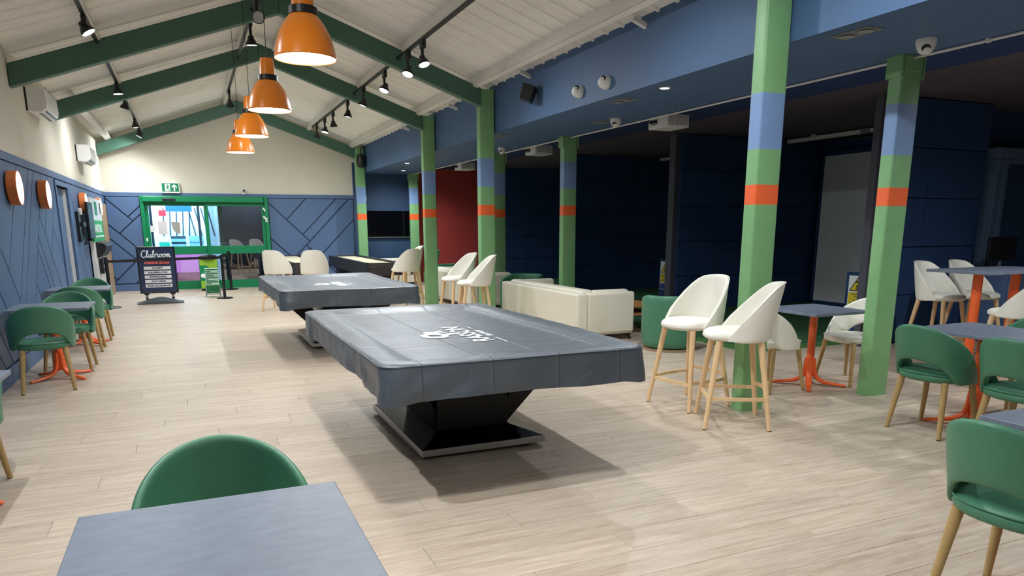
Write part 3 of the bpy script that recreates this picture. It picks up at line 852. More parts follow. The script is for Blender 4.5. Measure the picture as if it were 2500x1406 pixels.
# safety signs
def safety(y0, label):
    t = thing('safety_sign', label, 'sign', (8.2, y0, 0.0), group='bay safety signs')
    # faces -x ; u runs to -y (to the right as seen), v up
    def T(u, v, w): return (-w, -u, v)
    obj('board', MB().box(0, 0.03, -0.36, 0.05, 0.05, 0.87), M_dark, t, bevel=0.004)
    obj('plate', MB().box(-0.004, 0, -0.30, 0.0, 0.30, 0.825), M_logo, t)
    obj('triangle', MB().prism([(0.012,0.615),(0.288,0.615),(0.15,0.815)], 0.0015, lambda u,v,w: T(u,v,w+0.004)), M_ink, t)
    obj('triangle_fill', MB().prism([(0.040,0.629),(0.260,0.629),(0.15,0.789)], 0.001, lambda u,v,w: T(u,v,w+0.0056)), M_yel, t)
    fg = MB()
    fg.prism([(0.115,0.74),(0.15,0.757),(0.175,0.745),(0.165,0.728),(0.13,0.728)], 0.001, lambda u,v,w: T(u,v,w+0.0068))
    fg.prism([(0.125,0.69),(0.145,0.705),(0.15,0.68),(0.185,0.705),(0.19,0.675),(0.16,0.662),(0.13,0.668)], 0.001, lambda u,v,w: T(u,v,w+0.0068))
    fg.prism([(0.095,0.638),(0.12,0.645),(0.145,0.662),(0.17,0.648),(0.165,0.636)], 0.001, lambda u,v,w: T(u,v,w+0.0068))
    obj('figure', fg, M_ink, t)
    obj('yellow_field', MB().prism([(0.01,0.43),(0.29,0.43),(0.29,0.60),(0.01,0.60)], 0.001, lambda u,v,w: T(u,v,w+0.004)), M_yel, t)
    obj('blue_field', MB().prism([(0.01,0.31),(0.29,0.31),(0.29,0.415),(0.01,0.415)], 0.001, lambda u,v,w: T(u,v,w+0.004)), M_blu2, t)
    M0 = Matrix(((0,0,-1,-0.0062),(-1,0,0,0),(0,1,0,0),(0,0,0,1)))
    for s, v in (('ONE PLAYER', 0.575), ('ONLY', 0.545), ('DANGER', 0.49), ('BEWARE CLUBS', 0.455)):
        text('lettering', s, 0.032, M_ink, M0 @ Matrix.Translation((0.15, v, 0)), t, ext=0.0004, off=0.0006)
    return t
safety(7.18, 'yellow and white safety sign beside the nearest bay screen')
safety(11.55, 'narrow glimpse of a safety sign left of the nearer partition post')

# far right corner: cabinet, monitor, blue door trim
struct('wall_end_bay', MB().box(9.55, XE, 6.75, 6.9, 0, 3.0), M_dark)
t = thing('door_surround', 'pale blue moulded door surround at the far right edge', 'door surround', (10.02, 6.55, 0))
obj('jamb', MB().box(0, 0.22, 0, 0.19, 0, 2.36), M_paleblue, t, bevel=0.01)
obj('raised_strip', MB().box(0.11, 0.20, -0.02, 0, 0, 2.36), M_paleblue, t, bevel=0.006)
obj('cornice', MB().box(-0.07, 0.9, -0.06, 0.19, 2.36, 2.50).box(-0.04, 0.9, -0.03, 0.19, 2.30, 2.36), M_paleblue, t, bevel=0.012)
obj('door_leaf', MB().box(0.22, 0.9, 0.06, 0.12, 0, 2.36), M_bluedk, t)
t = thing('side_cabinet', 'blue low cabinet under the black monitor, far right', 'cabinet', (9.35, 5.80, 0))
obj('carcass', MB().box(0, 1.4, 0, 0.5, 0.08, 0.92), M_navy, t, bevel=0.006)
obj('plinth', MB().box(0.03, 1.37, 0.03, 0.5, 0, 0.08), M_black, t)
for k in range(2): obj('door', MB().box(0.02+k*0.69, 0.69+k*0.69, -0.018, 0, 0.10, 0.90), M_navy, t, bevel=0.003)
t = thing('monitor', 'black desktop monitor seen above the high table', 'monitor', (9.55, 6.05, 0.92))
obj('screen', MB().box(-0.27, 0.27, -0.02, 0.02, 0.12, 0.42), M_black, t, bevel=0.006)
obj('stand', MB().box(-0.02, 0.02, -0.01, 0.01, 0.01, 0.14), M_grey, t)
obj('foot', MB().box(-0.12, 0.12, -0.08, 0.08, 0, 0.012), M_grey, t, bevel=0.003)

# ------------------------------------------------------------------ entrance door
d1 = struct('door_1', MB().box(DX0-0.03, DX0+0.05, YB-0.12, YB+0.12, 0, DZ).box(DX1-0.06, DX1+0.03, YB-0.12, YB+0.12, 0, DZ).box(DX0+0.05, DX1-0.06, YB-0.06, YB+0.12, 2.05, DZ), M_dgreen, bevel=0.006)
obj('header_box', MB().box(DX0+0.02, DX1-0.07, YB-0.17, YB-0.06, 2.07, 2.19), M_dgreen, d1, bevel=0.012)
obj('sensor', MB().box(-0.50, -0.22, YB-0.21, YB-0.17, 2.09, 2.15), M_black, d1, bevel=0.012)
def leaf(x0, x1, y, gm, n):
    p = MB().box(x0, x0+0.075, y-0.03, y+0.03, 0.03, 2.05).box(x1-0.075, x1, y-0.03, y+0.03, 0.03, 2.05)
    p.box(x0+0.075, x1-0.075, y-0.03, y+0.03, 1.985, 2.05).box(x0+0.075, x1-0.075, y-0.03, y+0.03, 0.84, 1.03).box(x0+0.075, x1-0.075, y-0.03, y+0.03, 0.0, 0.20)
    o = obj('leaf_frame', p, M_dgreen, d1, bevel=0.004)
    obj('upper_pane', MB().box(x0+0.075, x1-0.075, y-0.004, y+0.004, 1.03, 1.985), gm, o)
    obj('lower_pane', MB().box(x0+0.075, x1-0.075, y-0.004, y+0.004, 0.20, 0.84), gm, o)
    return o
leaf(DX0+0.05, 0.46, YB+0.04, M_glass, 1)
leaf(0.40, DX1-0.06, YB-0.03, M_glassd, 2)
for z in (1.92, 1.72): obj('magnet_contact', MB().box(1.735, 1.775, YB-0.15, YB-0.12, z-0.03, z+0.03).box(1.765, 1.80, YB-0.14, YB-0.12, z-0.06, z), M_wht, d1, bevel=0.004)
k = obj('key_switch', MB().box(1.78, 1.83, YB-0.15, YB-0.12, 1.60, 1.70), M_wht, d1, bevel=0.004)
obj('button', MB().lathe([(0.012,0),(0.001,0.004)], 10).xform(Matrix.Translation((1.805, YB-0.151, 1.65)) @ Matrix.Rotation(R(90),4,'X')), M_black, k)
obj('key_plate', MB().box(-0.925, -0.89, YB-0.125, YB-0.12, 1.16, 1.24), M_wht, d1)
tag(obj('notice', MB().box(-0.65, -0.46, YB+0.030, YB+0.034, 1.32, 1.62), M_paper), 'plain pale sheet stuck on the left door glass', 'notice')
tag(obj('notice', MB().prism([(-0.37,1.61),(-0.17,1.60),(-0.18,1.33),(-0.26,1.34),(-0.33,1.42)], 0.003, lambda u,v,w:(u, YB+0.033-w, v)), M_paper2), 'grey poster with a torn corner on the door glass', 'notice')
t = thing('notice', 'small white notice at the left side of the door glass', 'notice', (-0.83, YB+0.034, 1.38))
obj('sheet', MB().box(0, 0.12, -0.004, 0, 0, 0.14), M_poster, t)
# pink film behind lower left pane
t = thing('window_film', 'pink film sheet low in the left door leaf', 'film', (-0.80, YB+0.06, 0.2))
obj('upper_sheet', MB().box(0, 1.16, 0, 0.004, 0.20, 0.64), M_pink, t)
obj('lower_sheet', MB().box(0, 1.16, 0, 0.004, 0.0, 0.20), M_pinkd, t)
# lobby behind
YL = YB + 2.6
struct('wall_lobby', MB().box(-2.2, 0.75, YL, YL+0.1, 0, 3.0).box(-2.3, -2.2, YB+0.2, YL, 0, 3.0).box(0.70, 0.80, YB+0.2, YL, 0, 3.0), M_lobw)
struct('wall_lobby_right', MB().box(0.80, 3.2, YB+1.2, YB+1.3, 0, 3.0).box(3.2, 3.3, YB+0.2, YB+1.3, 0, 3.0), M_artw)
struct('ceiling_lobby', MB().box(-2.3, 3.3, YB+0.2, YL+0.1, 2.9, 3.0), M_lobw)
def lob(name, label, cat, mb, m): tag(obj(name, mb, m), label, cat)
lob('hanging_sign', 'blue sign board hanging inside the lobby', 'sign', MB().box(-0.50, 0.13, YB+1.9, YB+1.93, 1.885, 2.06), M_sblue)
lob('wall_sign', 'small red and white sign inside the lobby', 'sign', MB().box(-0.66, -0.49, YB+1.5, YB+1.52, 1.76, 1.91), M_sred)
for k, (x, w) in enumerate(((-1.02, .07), (-0.86, .06), (0.24, .06))):
    lob('steel_post', ('dark lobby post at far left of the glass', 'dark lobby post behind the small notice', 'dark lobby post at right of the glass')[k], 'post', MB().box(x, x+w, YB+1.0, YB+1.06, 0, 2.9), M_lobd)
lob('teal_crate', 'bright teal crate on the lobby floor', 'crate', MB().box(-0.72, -0.48, YB+1.7, YB+1.95, 0.85, 1.10).box(-0.70, -0.50, YB+1.72, YB+1.93, 0.0, 0.85), M_teal)
for k, x in enumerate((-0.44, 0.0)):
    t = thing('shelf_unit', ('slatted blue shelf unit in the lobby, at left', 'slatted blue shelf unit in the lobby, at right')[k], 'shelf', (x, YB+2.0, 0), group='lobby shelf units')
    obj('carcass', MB().box(0, 0.36, 0, 0.3, 0, 1.25), (M_lobd, M_sky)[k], t)
    for q in range(8): obj('slat', MB().box(0, 0.36, -0.02, 0, 0.12+q*0.14, 0.20+q*0.14), M_sky, t)
t = thing('lobby_mural', 'slanting dark stripes on the white lobby wall behind the glass', 'mural', (0, YL-0.012, 0))
for k in range(9):
    x = -0.62 + k*0.16
    obj('stripe', MB().bar((x, 0, 1.25), (x-0.14 if k > 4 else x+0.05, 0, 2.0), 0.03, 0.01, up=(0,1,0)), M_lobd, t)
ld = bpy.data.lights.new('lobby_light', 'AREA'); ld.energy = 190; ld.size = 1.6; ld.color = (0.78, 0.93, 1.0)
lo = bpy.data.objects.new('lobby_ceiling_light', ld); COL.objects.link(lo); lo.location = (-0.6, YB+1.4, 2.88)

ld = bpy.data.lights.new('lobby_fill_right', 'POINT'); ld.energy = 40; ld.shadow_soft_size = 0.15; ld.color = (0.8, 0.88, 1.0)  # added fill without a fitting, brightens the wall behind the right pane
lo = bpy.data.objects.new('lobby_right_fill', ld); COL.objects.link(lo); lo.location = (1.6, YB+0.7, 2.7)
# exit sign and little boxes
t = thing('exit_sign', 'green running man exit sign box over the entrance', 'sign', (-0.30, YB, 2.39))
obj('box', MB().box(-0.20, 0.20, -0.10, 0, -0.12, 0.125), M_wht, t, bevel=0.006)
obj('panel', MB().box(-0.18, 0.18, -0.104, -0.10, -0.085, 0.105), M_sgreen, t)
obj('doorway', MB().box(-0.115, -0.005, -0.106, -0.104, -0.075, 0.09), M_signw, t)
fig = MB()
TT = lambda u, v, w: (u, -0.106-w, v)
fig.prism([(-0.052+0.014*math.cos(a*PI/4), 0.068+0.014*math.sin(a*PI/4)) for a in range(8)], 0.002, TT)
fig.prism([(-0.085,0.03),(-0.055,0.052),(-0.03,0.045),(-0.012,0.02),(-0.02,0.012),(-0.038,0.028),(-0.05,0.0),(-0.02,-0.03),(-0.02,-0.07),(-0.035,-0.07),(-0.038,-0.035),(-0.062,-0.012),(-0.07,-0.04),(-0.105,-0.055),(-0.108,-0.042),(-0.082,-0.028),(-0.068,0.025),(-0.08,0.018)], 0.002, TT)
obj('running_figure', fig, M_sgreen, t)
obj('arrow', MB().prism([(0.085,0.085),(0.14,0.03),(0.14,0.0),(0.10,0.04),(0.10,-0.07),(0.07,-0.07),(0.07,0.04),(0.03,0.0),(0.03,0.03)], 0.002, TT), M_signw, t)
t = thing('security_camera', 'white bullet camera on the dado rail over the door', 'camera', (1.33, YB-0.03, 2.30))
obj('base', MB().lathe([(0.045,-0.03),(0.045,0.03)], 16, capb=True, capt=True), M_wht, t, smooth=True)
obj('body', MB().lathe([(0.04,-0.05),(0.042,0.04),(0.02,0.06)], 16, capb=True, capt=True).xform(Matrix.Translation((0,-0.04,0.05)) @ Matrix.Rotation(R(75),4,'X')), M_wht, t, smooth=True)
obj('eye', MB().lathe([(0.028,0.0),(0.001,0.006)], 12).xform(Matrix.Translation((0,-0.105,0.055)) @ Matrix.Rotation(R(80),4,'X')), M_black, t)
tag(obj('alarm_box', MB().box(XL, XL+0.05, YB-0.30, YB-0.20, 2.29, 2.42), M_wht, bevel=0.006), 'small white alarm box in the far left corner', 'alarm')
tag(obj('alarm_box', MB().box(4.30, 4.36, YB-0.06, YB-0.02, 2.14, 2.26), M_wht, bevel=0.006), 'small white alarm box above left of the television', 'alarm')
t = thing('television', 'large black television on the blue far wall', 'television', (4.99, YB-0.03, 1.55))
obj('panel', MB().box(-0.63, 0.63, -0.07, -0.02, -0.34, 0.34), M_tv, t, bevel=0.004)
obj('lower_bezel', MB().box(-0.63, 0.63, -0.074, -0.068, -0.352, -0.338), M_silver, t)
obj('bracket', MB().box(-0.2, 0.2, -0.02, 0, -0.2, 0.2), M_black, t)

# ------------------------------------------------------------------ left wall fittings
def wall_lamp(y, label):
    t = thing('wall_lamp', label, 'lamp', (XL+0.012, y, 1.905), group='round orange wall lamps')
    MX = Matrix.Rotation(R(90), 4, 'Y')
    obj('rim', MB().lathe([(0.17,0),(0.18,0.01),(0.18,0.095),(0.172,0.10)], 36, capb=True).xform(MX), M_lampwood, t, smooth=True, angle=35)
    obj('diffuser', MB().lathe([(0.172,0.096),(0.15,0.102),(0.0005,0.106)], 36).xform(MX), M_diff, t, smooth=True)
wall_lamp(9.35, 'round orange rimmed wall lamp nearest us')
wall_lamp(11.12, 'round orange rimmed wall lamp second from us, left of the recessed doorway')
wall_lamp(14.95, 'round orange rimmed wall lamp above the black wall screen')
wall_lamp(17.35, 'round orange rimmed wall lamp farthest back')
def aircon(y0, z0, label):
    t = thing('air_conditioner', label, 'air conditioner', (XL, y0, z0), group='wall air conditioners')
    pr = [(0,0.0),(0.16,-0.015),(0.225,0.04),(0.235,0.10),(0.225,0.265),(0.19,0.285),(0,0.285)]
    obj('shell', MB().prism(pr, 0.90, lambda u,v,w: (u, w, v)), M_ac, t, bevel=0.012, smooth=True, angle=50)
    obj('outlet', MB().bar((0.135, 0.10, -0.013), (0.135, 0.86, -0.013), 0.03, 0.012), M_black, t)
    obj('outlet', MB().bar((0.195, 0.10, 0.012), (0.195, 0.86, 0.012), 0.026, 0.014, up=(0.65,0,1)), M_black, t)
    obj('flap', MB().bar((0.165, 0.10, -0.018), (0.165, 0.86, -0.018), 0.03, 0.006, up=(0.5,0,1)), M_ac, t)
    obj('backplate', MB().box(0, 0.02, -0.005, 0.0, 0.0, 0.28), M_black, t)
aircon(11.08, 2.915, 'white air conditioner high on the left wall, nearer')
aircon(15.32, 2.645, 'white air conditioner high on the left wall, farther')
# wall screen on arm
t = thing('wall_screen', 'black screen on an arm, edge on, under the third wall lamp', 'screen', (XL, 14.45, 1.45))
obj('panel', MB().box(0.10, 0.14, 0.30, 1.02, -0.16, 0.48), M_black, t, bevel=0.008)
obj('arm', MB().box(0.02, 0.10, -0.15, 0.45, 0.05, 0.13).box(0.0, 0.05, -0.25, 0.02, -0.2, 0.30), M_black, t, bevel=0.006)
obj('cables', MB().tube(catmull([(0.06,0.0,0.0),(0.10,0.05,-0.15),(0.05,0.1,-0.25),(0.12,0.2,-0.20)]), 0.012, 6), M_black, t, smooth=True)
obj('power_brick', MB().box(0.03, 0.08, -0.06, 0.02, 0.25, 0.36), M_wht, t, bevel=0.006)
# ball machine with green poster
t = thing('ball_machine', 'white ball machine with green poster and black hopper on left wall', 'machine', (XL+0.02, 15.55, 0))
obj('cabinet', MB().box(0, 0.07, 0.0, 1.55, 0.0, 1.25), M_wht, t, bevel=0.01)
obj('poster_head', MB().box(0.05, 0.085, -0.02, 1.75, 1.62, 2.03), M_poster, t)
obj('poster_field', MB().box(0.05, 0.085, -0.02, 1.75, 1.23, 1.62), M_pgreen, t)
MT = Matrix(((0,0,1,0.086),(1,0,0,0),(0,1,0,0),(0,0,0,1)))
text('lettering', 'RANGE BALL', 0.21, M_logo, MT @ Matrix.Translation((0.87, 1.46, 0)), t, off=0.004)
for k in range(4): obj('caption_block', MB().box(0.086, 0.089, 0.10+k*0.42, 0.42+k*0.42, 1.30, 1.335), M_logo, t)
obj('green_badge', MB().box(0.086, 0.089, 0.55, 0.95, 1.72, 1.97), M_kgreen, t)
obj('side_badge', MB().box(0.086, 0.089, 1.40, 1.58, 1.75, 1.97), M_baseg, t)
obj('hopper', MB().prism([(0.07,1.22),(0.20,1.21),(0.25,1.15),(0.22,1.05),(0.14,0.94),(0.07,0.92)], 1.25, lambda u,v,w: (u, 0.20+w, v)), M_black, t, bevel=0.02)
for k in (0.35, 1.0):
    b = obj('control_box', MB().box(0.07, 0.14, k, k+0.2, 0.62, 0.90), M_black, t, bevel=0.01)
    obj('lock', MB().box(0.14, 0.146, k+0.05, k+0.09, 0.74, 0.78), M_wht, b)
obj('tray_edge', MB().bar((0.10, 0.5, 0.42), (0.10, 1.5, 0.12), 0.05, 0.03), M_logo, t)
obj('plinth', MB().box(0, 0.09, 0.0, 1.55, 0, 0.08), M_grey, t)
d3 = struct('door_3', MB().box(XL-0.014, XL+0.05, 18.05, 18.12, 0, 2.0).box(XL-0.014, XL+0.05, 18.92, 18.99, 0, 2.0), M_wood)
obj('door_leaf', MB().box(XL-0.014, XL+0.035, 18.12, 18.92, 0, 2.0), M_wood, d3)
obj('handle', MB().tube([(XL+0.04,18.2,1.0),(XL+0.09,18.2,1.0),(XL+0.09,18.32,1.0)], 0.012, 8), M_wht, d3)

# ------------------------------------------------------------------ seats
def shell(ts, top, bot, ax, ay, lean, flare, nv=7, thick=0.03):
    vs, fs = [], []
    n = len(ts)
    for i, t_ in enumerate(ts):
        a = R(t_)
        for j in range(nv):
            k = j/(nv-1)
            z = bot(t_) + (top(t_)-bot(t_))*k
            kk = (z-0.0)
            s_ = flare(z)
            x = math.sin(a)*ax*s_
            y = -math.cos(a)*ay*s_ - lean(z)*max(0.0, math.cos(a))**0.6 if math.cos(a) > 0 else -math.cos(a)*ay*s_
            vs.append((x, y, z))
    for i in range(n-1):
        for j in range(nv-1):
            fs.append((i*nv+j, (i+1)*nv+j, (i+1)*nv+j+1, i*nv+j+1))
    return MB().add(vs, fs)
def cushion(rx, ry, z0, z1, n=28, ex=2.5, yoff=0.0, fr=0.0):
    pts = []
    rings = [(0.55, z0-0.004), (0.90, z0), (0.985, z0+(z1-z0)*0.25), (1.0, z0+(z1-z0)*0.55), (0.965, z1-0.010), (0.86, z1), (0.55, z1+0.006), (0.2, z1+0.008)]
    vs, fs = [], []
    for s_, z in rings:
        for k in range(n):
            a = 2*PI*k/n; cc, ss = math.cos(a), math.sin(a)
            x = rx*s_*math.copysign(abs(cc)**(2/ex), cc); y = ry*s_*math.copysign(abs(ss)**(2/ex), ss)
            zz = z - (fr*max(0, y/ry)**2 if z > (z0+z1)/2 else 0)
            vs.append((x, y+yoff, zz))
    for i in range(len(rings)-1):
        for k in range(n): fs.append((i*n+k, i*n+(k+1)%n, (i+1)*n+(k+1)%n, (i+1)*n+k))
    fs.append(tuple(range(n-1,-1,-1))); fs.append(tuple((len(rings)-1)*n+k for k in range(n)))
    return MB().add(vs, fs)
def leg_at(parent, m, p, q, r0, r1):
    o = obj('leg', MB().tube([p, q], [r0, r1], 12), m, parent, smooth=True, angle=50)
    obj('foot_pad', MB().tube([(q[0], q[1], 0.006), (q[0], q[1], 0.0)], r1*0.92, 10), M_rubber, o)
    return o

def dining_chair(skin, wood, label, group, loc, rz):
    t = thing('dining_chair', label, 'chair', loc, rz, group)
    obj('seat', cushion(0.238, 0.235, 0.395, 0.468, ex=2.4), skin, t, smooth=True, sub=1)
    pip = [(0.236*math.copysign(abs(math.cos(a))**(2/2.4), math.cos(a)), 0.233*math.copysign(abs(math.sin(a))**(2/2.4), math.sin(a)), 0.458) for a in [2*PI*k/40 for k in range(41)]]
    obj('seat_piping', MB().tube(pip, 0.0042, 6, cap=False), skin, t, smooth=True)
    ts = [-112,-108,-102,-94,-84,-72,-60,-50,-42,-34,-24,-12,0,12,24,34,42,50,60,72,84,94,102,108,112]
    def top(a):
        a = abs(a)
        if a > 96: return 0.43 + (0.50-0.43)*(1-sstep(96, 112, a))
        return 0.50 + (0.815-0.50)*(max(0.0, math.cos(R(a)*0.9375)))**0.62
    def bot(a):
        a = abs(a); v = 0.392
        if a < 52: v = 0.392 + 0.168*math.sqrt(max(0, 1-(a/54)**2))
        return v
    sh = shell(ts, top, bot, 0.250, 0.238, lambda z: 0.055*max(0, (z-0.42)/0.36), lambda z: 1.0+0.07*sstep(0.42, 0.72, z))
    obj('backrest', sh, skin, t, smooth=True, solid=0.034, sub=2)
    for sx in (-1, 1):
        leg_at(t, wood, (sx*0.165, 0.155, 0.405), (sx*0.215, 0.205, 0.005), 0.024, 0.0155)
        leg_at(t, wood, (sx*0.165, -0.145, 0.405), (sx*0.205, -0.20, 0.005), 0.024, 0.0155)
    return t
def bar_stool(skin, wood, label, group, loc, rz):
    t = thing('bar_stool', label, 'bar stool', loc, rz, group)
    obj('seat', cushion(0.225, 0.235, 0.655, 0.735, ex=2.5, yoff=0.015, fr=0.018), skin, t, smooth=True, sub=1)
    ts = [-116,-110,-102,-92,-80,-68,-56,-46,-36,-24,-12,0,12,24,36,46,56,68,80,92,102,110,116]
    def top(a):
        a = abs(a)
        return 0.675 + (1.092-0.675)*(0.6*(1-sstep(33, 118, a)**0.95) + 0.4*max(0.0, math.cos(R(a*90/118)))**0.7)
    def bot(a): return 0.652 + 0.012*sstep(80, 116, abs(a))
    sh = shell(ts, top, bot, 0.236, 0.225, lambda z: 0.105*max(0, (z-0.66)/0.43), lambda z: 1.0-0.05*sstep(0.75, 1.09, z))
    obj('backrest', sh, skin, t, smooth=True, solid=0.03, sub=2)
    ed = []
    for a in ts:
        z = top(a); s_ = 1.0-0.05*sstep(0.75,1.09,z); ln = 0.105*max(0,(z-0.66)/0.43)
        rr = R(a)
        ed.append((math.sin(rr)*0.247*s_, -math.cos(rr)*0.236*s_ - (ln*max(0,math.cos(rr))**0.6 if math.cos(rr) > 0 else 0), z-0.006))
    obj('edge_piping', MB().tube(ed, 0.0038, 6), skin, t, smooth=True)
    A = {}
    for sx in (-1, 1):
        for sy in (-1, 1):
            p = (sx*0.155, sy*0.15, 0.66); q = (sx*0.24, sy*0.235, 0.005)
            leg_at(t, wood, p, q, 0.0255, 0.0165); A[(sx, sy)] = (Vector(p), Vector(q))
    def at(k, z):
        p, q = A[k]; return p + (q-p)*((p.z-z)/(p.z-q.z))
    def rail(k1, k2, z, bow):
        a, b = at(k1, z), at(k2, z); m_ = (a+b)/2; out = Vector((m_.x, m_.y, 0)).normalized()*bow
        mb = MB(); N = 8
        pts = [a.lerp(b, i/N) + out*(4*(i/N)*(1-i/N)) for i in range(N+1)]
        vs, fs = [], []
        for i, p in enumerate(pts):
            d = (pts[min(i+1,N)]-pts[max(i-1,0)]).normalized(); s_ = d.cross(Vector((0,0,1))).normalized()
            for u, v in ((-.009,-.0125),(.009,-.0125),(.009,.0125),(-.009,.0125)): vs.append(p+s_*u+Vector((0,0,v)))
        for i in range(N):
            for k in range(4): fs.append((i*4+k, i*4+(k+1)%4, (i+1)*4+(k+1)%4, (i+1)*4+k))
        fs += [(3,2,1,0), tuple(N*4+k for k in range(4))]
        obj('footrest_rail', mb.add(vs, fs), wood, t)
    rail((-1,1), (1,1), 0.22, 0.0); rail((-1,-1), (1,-1), 0.275, 0.04)
    rail((-1,1), (-1,-1), 0.235, 0.02); rail((1,1), (1,-1), 0.235, 0.02)
    return t
def face(phi): return R(phi-90)
Gg = 'green leather dining chairs'; Gw = 'ivory leather dining chairs'; Gs = 'ivory bar stools'
c0 = dining_chair(M_green, M_legd, 'green chair with its back to us at the middle left wall table', Gg, (-1.34, 7.86, 0), face(99))
for loc, phi, lab in (((-1.28, 8.89, 0), 268, 'green chair facing us behind the middle left wall table'),
                      ((-1.31, 10.19, 0), 92, 'green chair mostly hidden, back to us, at the farthest left wall table'),
                      ((-1.30, 11.20, 0), 270, 'green chair facing us behind the farthest left wall table'),
                      ((-1.345, 4.86, 0), 268, 'chair at the left edge of which only one leg shows'),
                      ((0.03, 2.225, 0), 272, 'green chair facing us behind the slate table in the left foreground'),
                      ((4.93, 3.465, 0), 2, 'green chair left of the right hand tables, nearest the column'),
                      ((4.875, 2.79, 0), 0, 'green chair at the right edge, behind the nearest right hand chair'),
                      ((2.86, 1.58, 0), 2, 'large green chair in the bottom right corner'),
                      ((5.87, 3.42, 0), 180, 'green chair of which a sliver shows beyond the right hand table')):
    dup(c0, loc, face(phi), lab)
w0 = dining_chair(M_white, M_legd, 'ivory low chair half hidden behind the front bar stool', Gw, (4.88, 5.07, 0), face(2))
dup(w0, (5.79, 4.98, 0), face(180), 'ivory low chair with open back, half hidden by the right hand column')
s0 = bar_stool(M_white, M_leg, 'ivory bar stool in front, right one of the near pair', Gs, (3.735, 4.255, 0), face(150))
for loc, phi, lab in (((3.80, 4.88, 0), 189, 'ivory bar stool in the near pair, left one'),
                      ((3.78, 10.68, 0), 188, 'ivory bar stool behind, left one of the pair at second column'),
                      ((3.72, 9.80, 0), 170, 'ivory bar stool in front, right one of the pair at second column'),
                      ((1.43, 13.77, 0), 59, 'ivory bar stool with back to us, left of the left shuffleboard'),
                      ((2.03, 13.45, 0), 76, 'ivory bar stool with back to us, at the left shuffleboard end'),
                      ((3.69, 13.42, 0), 116, 'ivory bar stool beside the right shuffleboard, left of third column'),
                      ((4.20, 14.95, 0), 180, 'ivory bar stool mostly hidden behind the third column'),
                      ((7.78, 5.54, 0), 272, 'ivory bar stool behind the high table, left one'),
                      ((8.34, 5.52, 0), 268, 'ivory bar stool behind the high table, right one'),
                      ((7.02, 4.20, 0), 95, 'ivory bar stool on the near side of the high table')):
    dup(s0, loc, face(phi), lab)

# ------------------------------------------------------------------ tables
def pedestal(t, h, r=0.33):
    for k in range(4):
        a = PI/4 + k*PI/2; ca, sa = math.cos(a), math.sin(a)
        pr = [(r, 0.012), (r-0.02, 0.016), (0.20, 0.028), (0.12, 0.045), (0.065, 0.085), (0.04, 0.15), (0.028, 0.26)]
        pts = catmull([(ca*d, sa*d, z) for d, z in pr], 4)
        n = len(pts)
        rad = [0.016+0.012*min(1, i/(n*0.5)) for i in range(n)]
        obj('foot', MB().tube(pts, rad, 8, sq=[0.55+0.3*i/n for i in range(n)]), M_orange, t, smooth=True)
    obj('stem', MB().tube([(0,0,0.08),(0,0,0.25),(0,0,h-0.02)], [0.034,0.034,0.036], 14), M_orange, t, smooth=True, angle=60)
    obj('top_bracket', MB().box(-0.17, 0.17, -0.025, 0.025, h-0.022, h-0.004).box(-0.025, 0.025, -0.17, 0.17, h-0.022, h-0.004), M_black, t)
def cafe_table(loc, label, group='slate top cafe tables'):
    t = thing('cafe_table', label, 'table', loc, 0, group)
    w = 0.343
    obj('tabletop', MB().box(-w, w, -w, w, 0.707, 0.732), M_slate, t, bevel=0.003)
    pedestal(t, 0.707)
    return t
tb = cafe_table((-1.31, 4.33, 0), 'slate table at the left edge, only its corner showing')
for loc, lab in (((-1.31, 8.40, 0), 'slate table on the left wall, between two green chairs facing each other'),
                 ((-1.34, 10.72, 0), 'slate table farthest along the left wall'),
                 ((0.0, 1.80, 0), 'slate table in the left foreground, cut by the frame'),
                 ((5.35, 3.43, 0), 'slate table behind the two green chairs at right'),
                 ((5.35, 2.742, 0), 'slate table at the right edge, mostly out of frame'),
                 ((3.26, 1.50, 0), 'slate table corner beyond the bottom right chair'),
                 ((5.30, 5.0, 0), 'dark slate table with orange leg between the two ivory low chairs')):
    dup(tb, loc, 0, lab)
t = thing('high_table', 'long dark high table on two orange posts', 'table', (7.50, 4.75, 0))
obj('tabletop', MB().box(-0.63, 0.63, -0.33, 0.33, 1.028, 1.055), M_slate, t, bevel=0.003)
for sx in (-0.30, 0.29):
    p = obj('post', MB().tube([(sx,0,0.03),(sx,0,1.028)], 0.045, 16), M_orange, t, smooth=True, angle=60)
    obj('base_plate', MB().box(sx-0.04, sx+0.04, -0.28, 0.28, 0, 0.03), M_orange, p, bevel=0.006)

# ------------------------------------------------------------------ pool tables under covers
def rrect(hx, hy, r, n=160):
    pts = []
    L1, L2 = 2*(hx-r), 2*(hy-r); arc = PI*r/2; per = 2*(L1+L2)+4*arc
    for k in range(n):
        d = per*k/n
        segs_ = [('l', (-(hx-r), -hy), (1,0), L1), ('a', (hx-r, -(hy-r)), -PI/2, arc), ('l', (hx, -(hy-r)), (0,1), L2), ('a', (hx-r, hy-r), 0, arc), ('l', (hx-r, hy), (-1,0), L1), ('a', (-(hx-r), hy-r), PI/2, arc), ('l', (-hx, hy-r), (0,-1), L2), ('a', (-(hx-r), -(hy-r)), PI, arc)]
        for s_ in segs_:
            if d <= s_[3]:
                if s_[0] == 'l': pts.append((s_[1][0]+s_[2][0]*d, s_[1][1]+s_[2][1]*d, s_[2][1], -s_[2][0]))
                else:
                    a = s_[2] + d/r; pts.append((s_[1][0]+r*math.cos(a), s_[1][1]+r*math.sin(a), math.cos(a), math.sin(a)))
                break
            d -= s_[3]
        else: pts.append(pts[-1])
    return pts
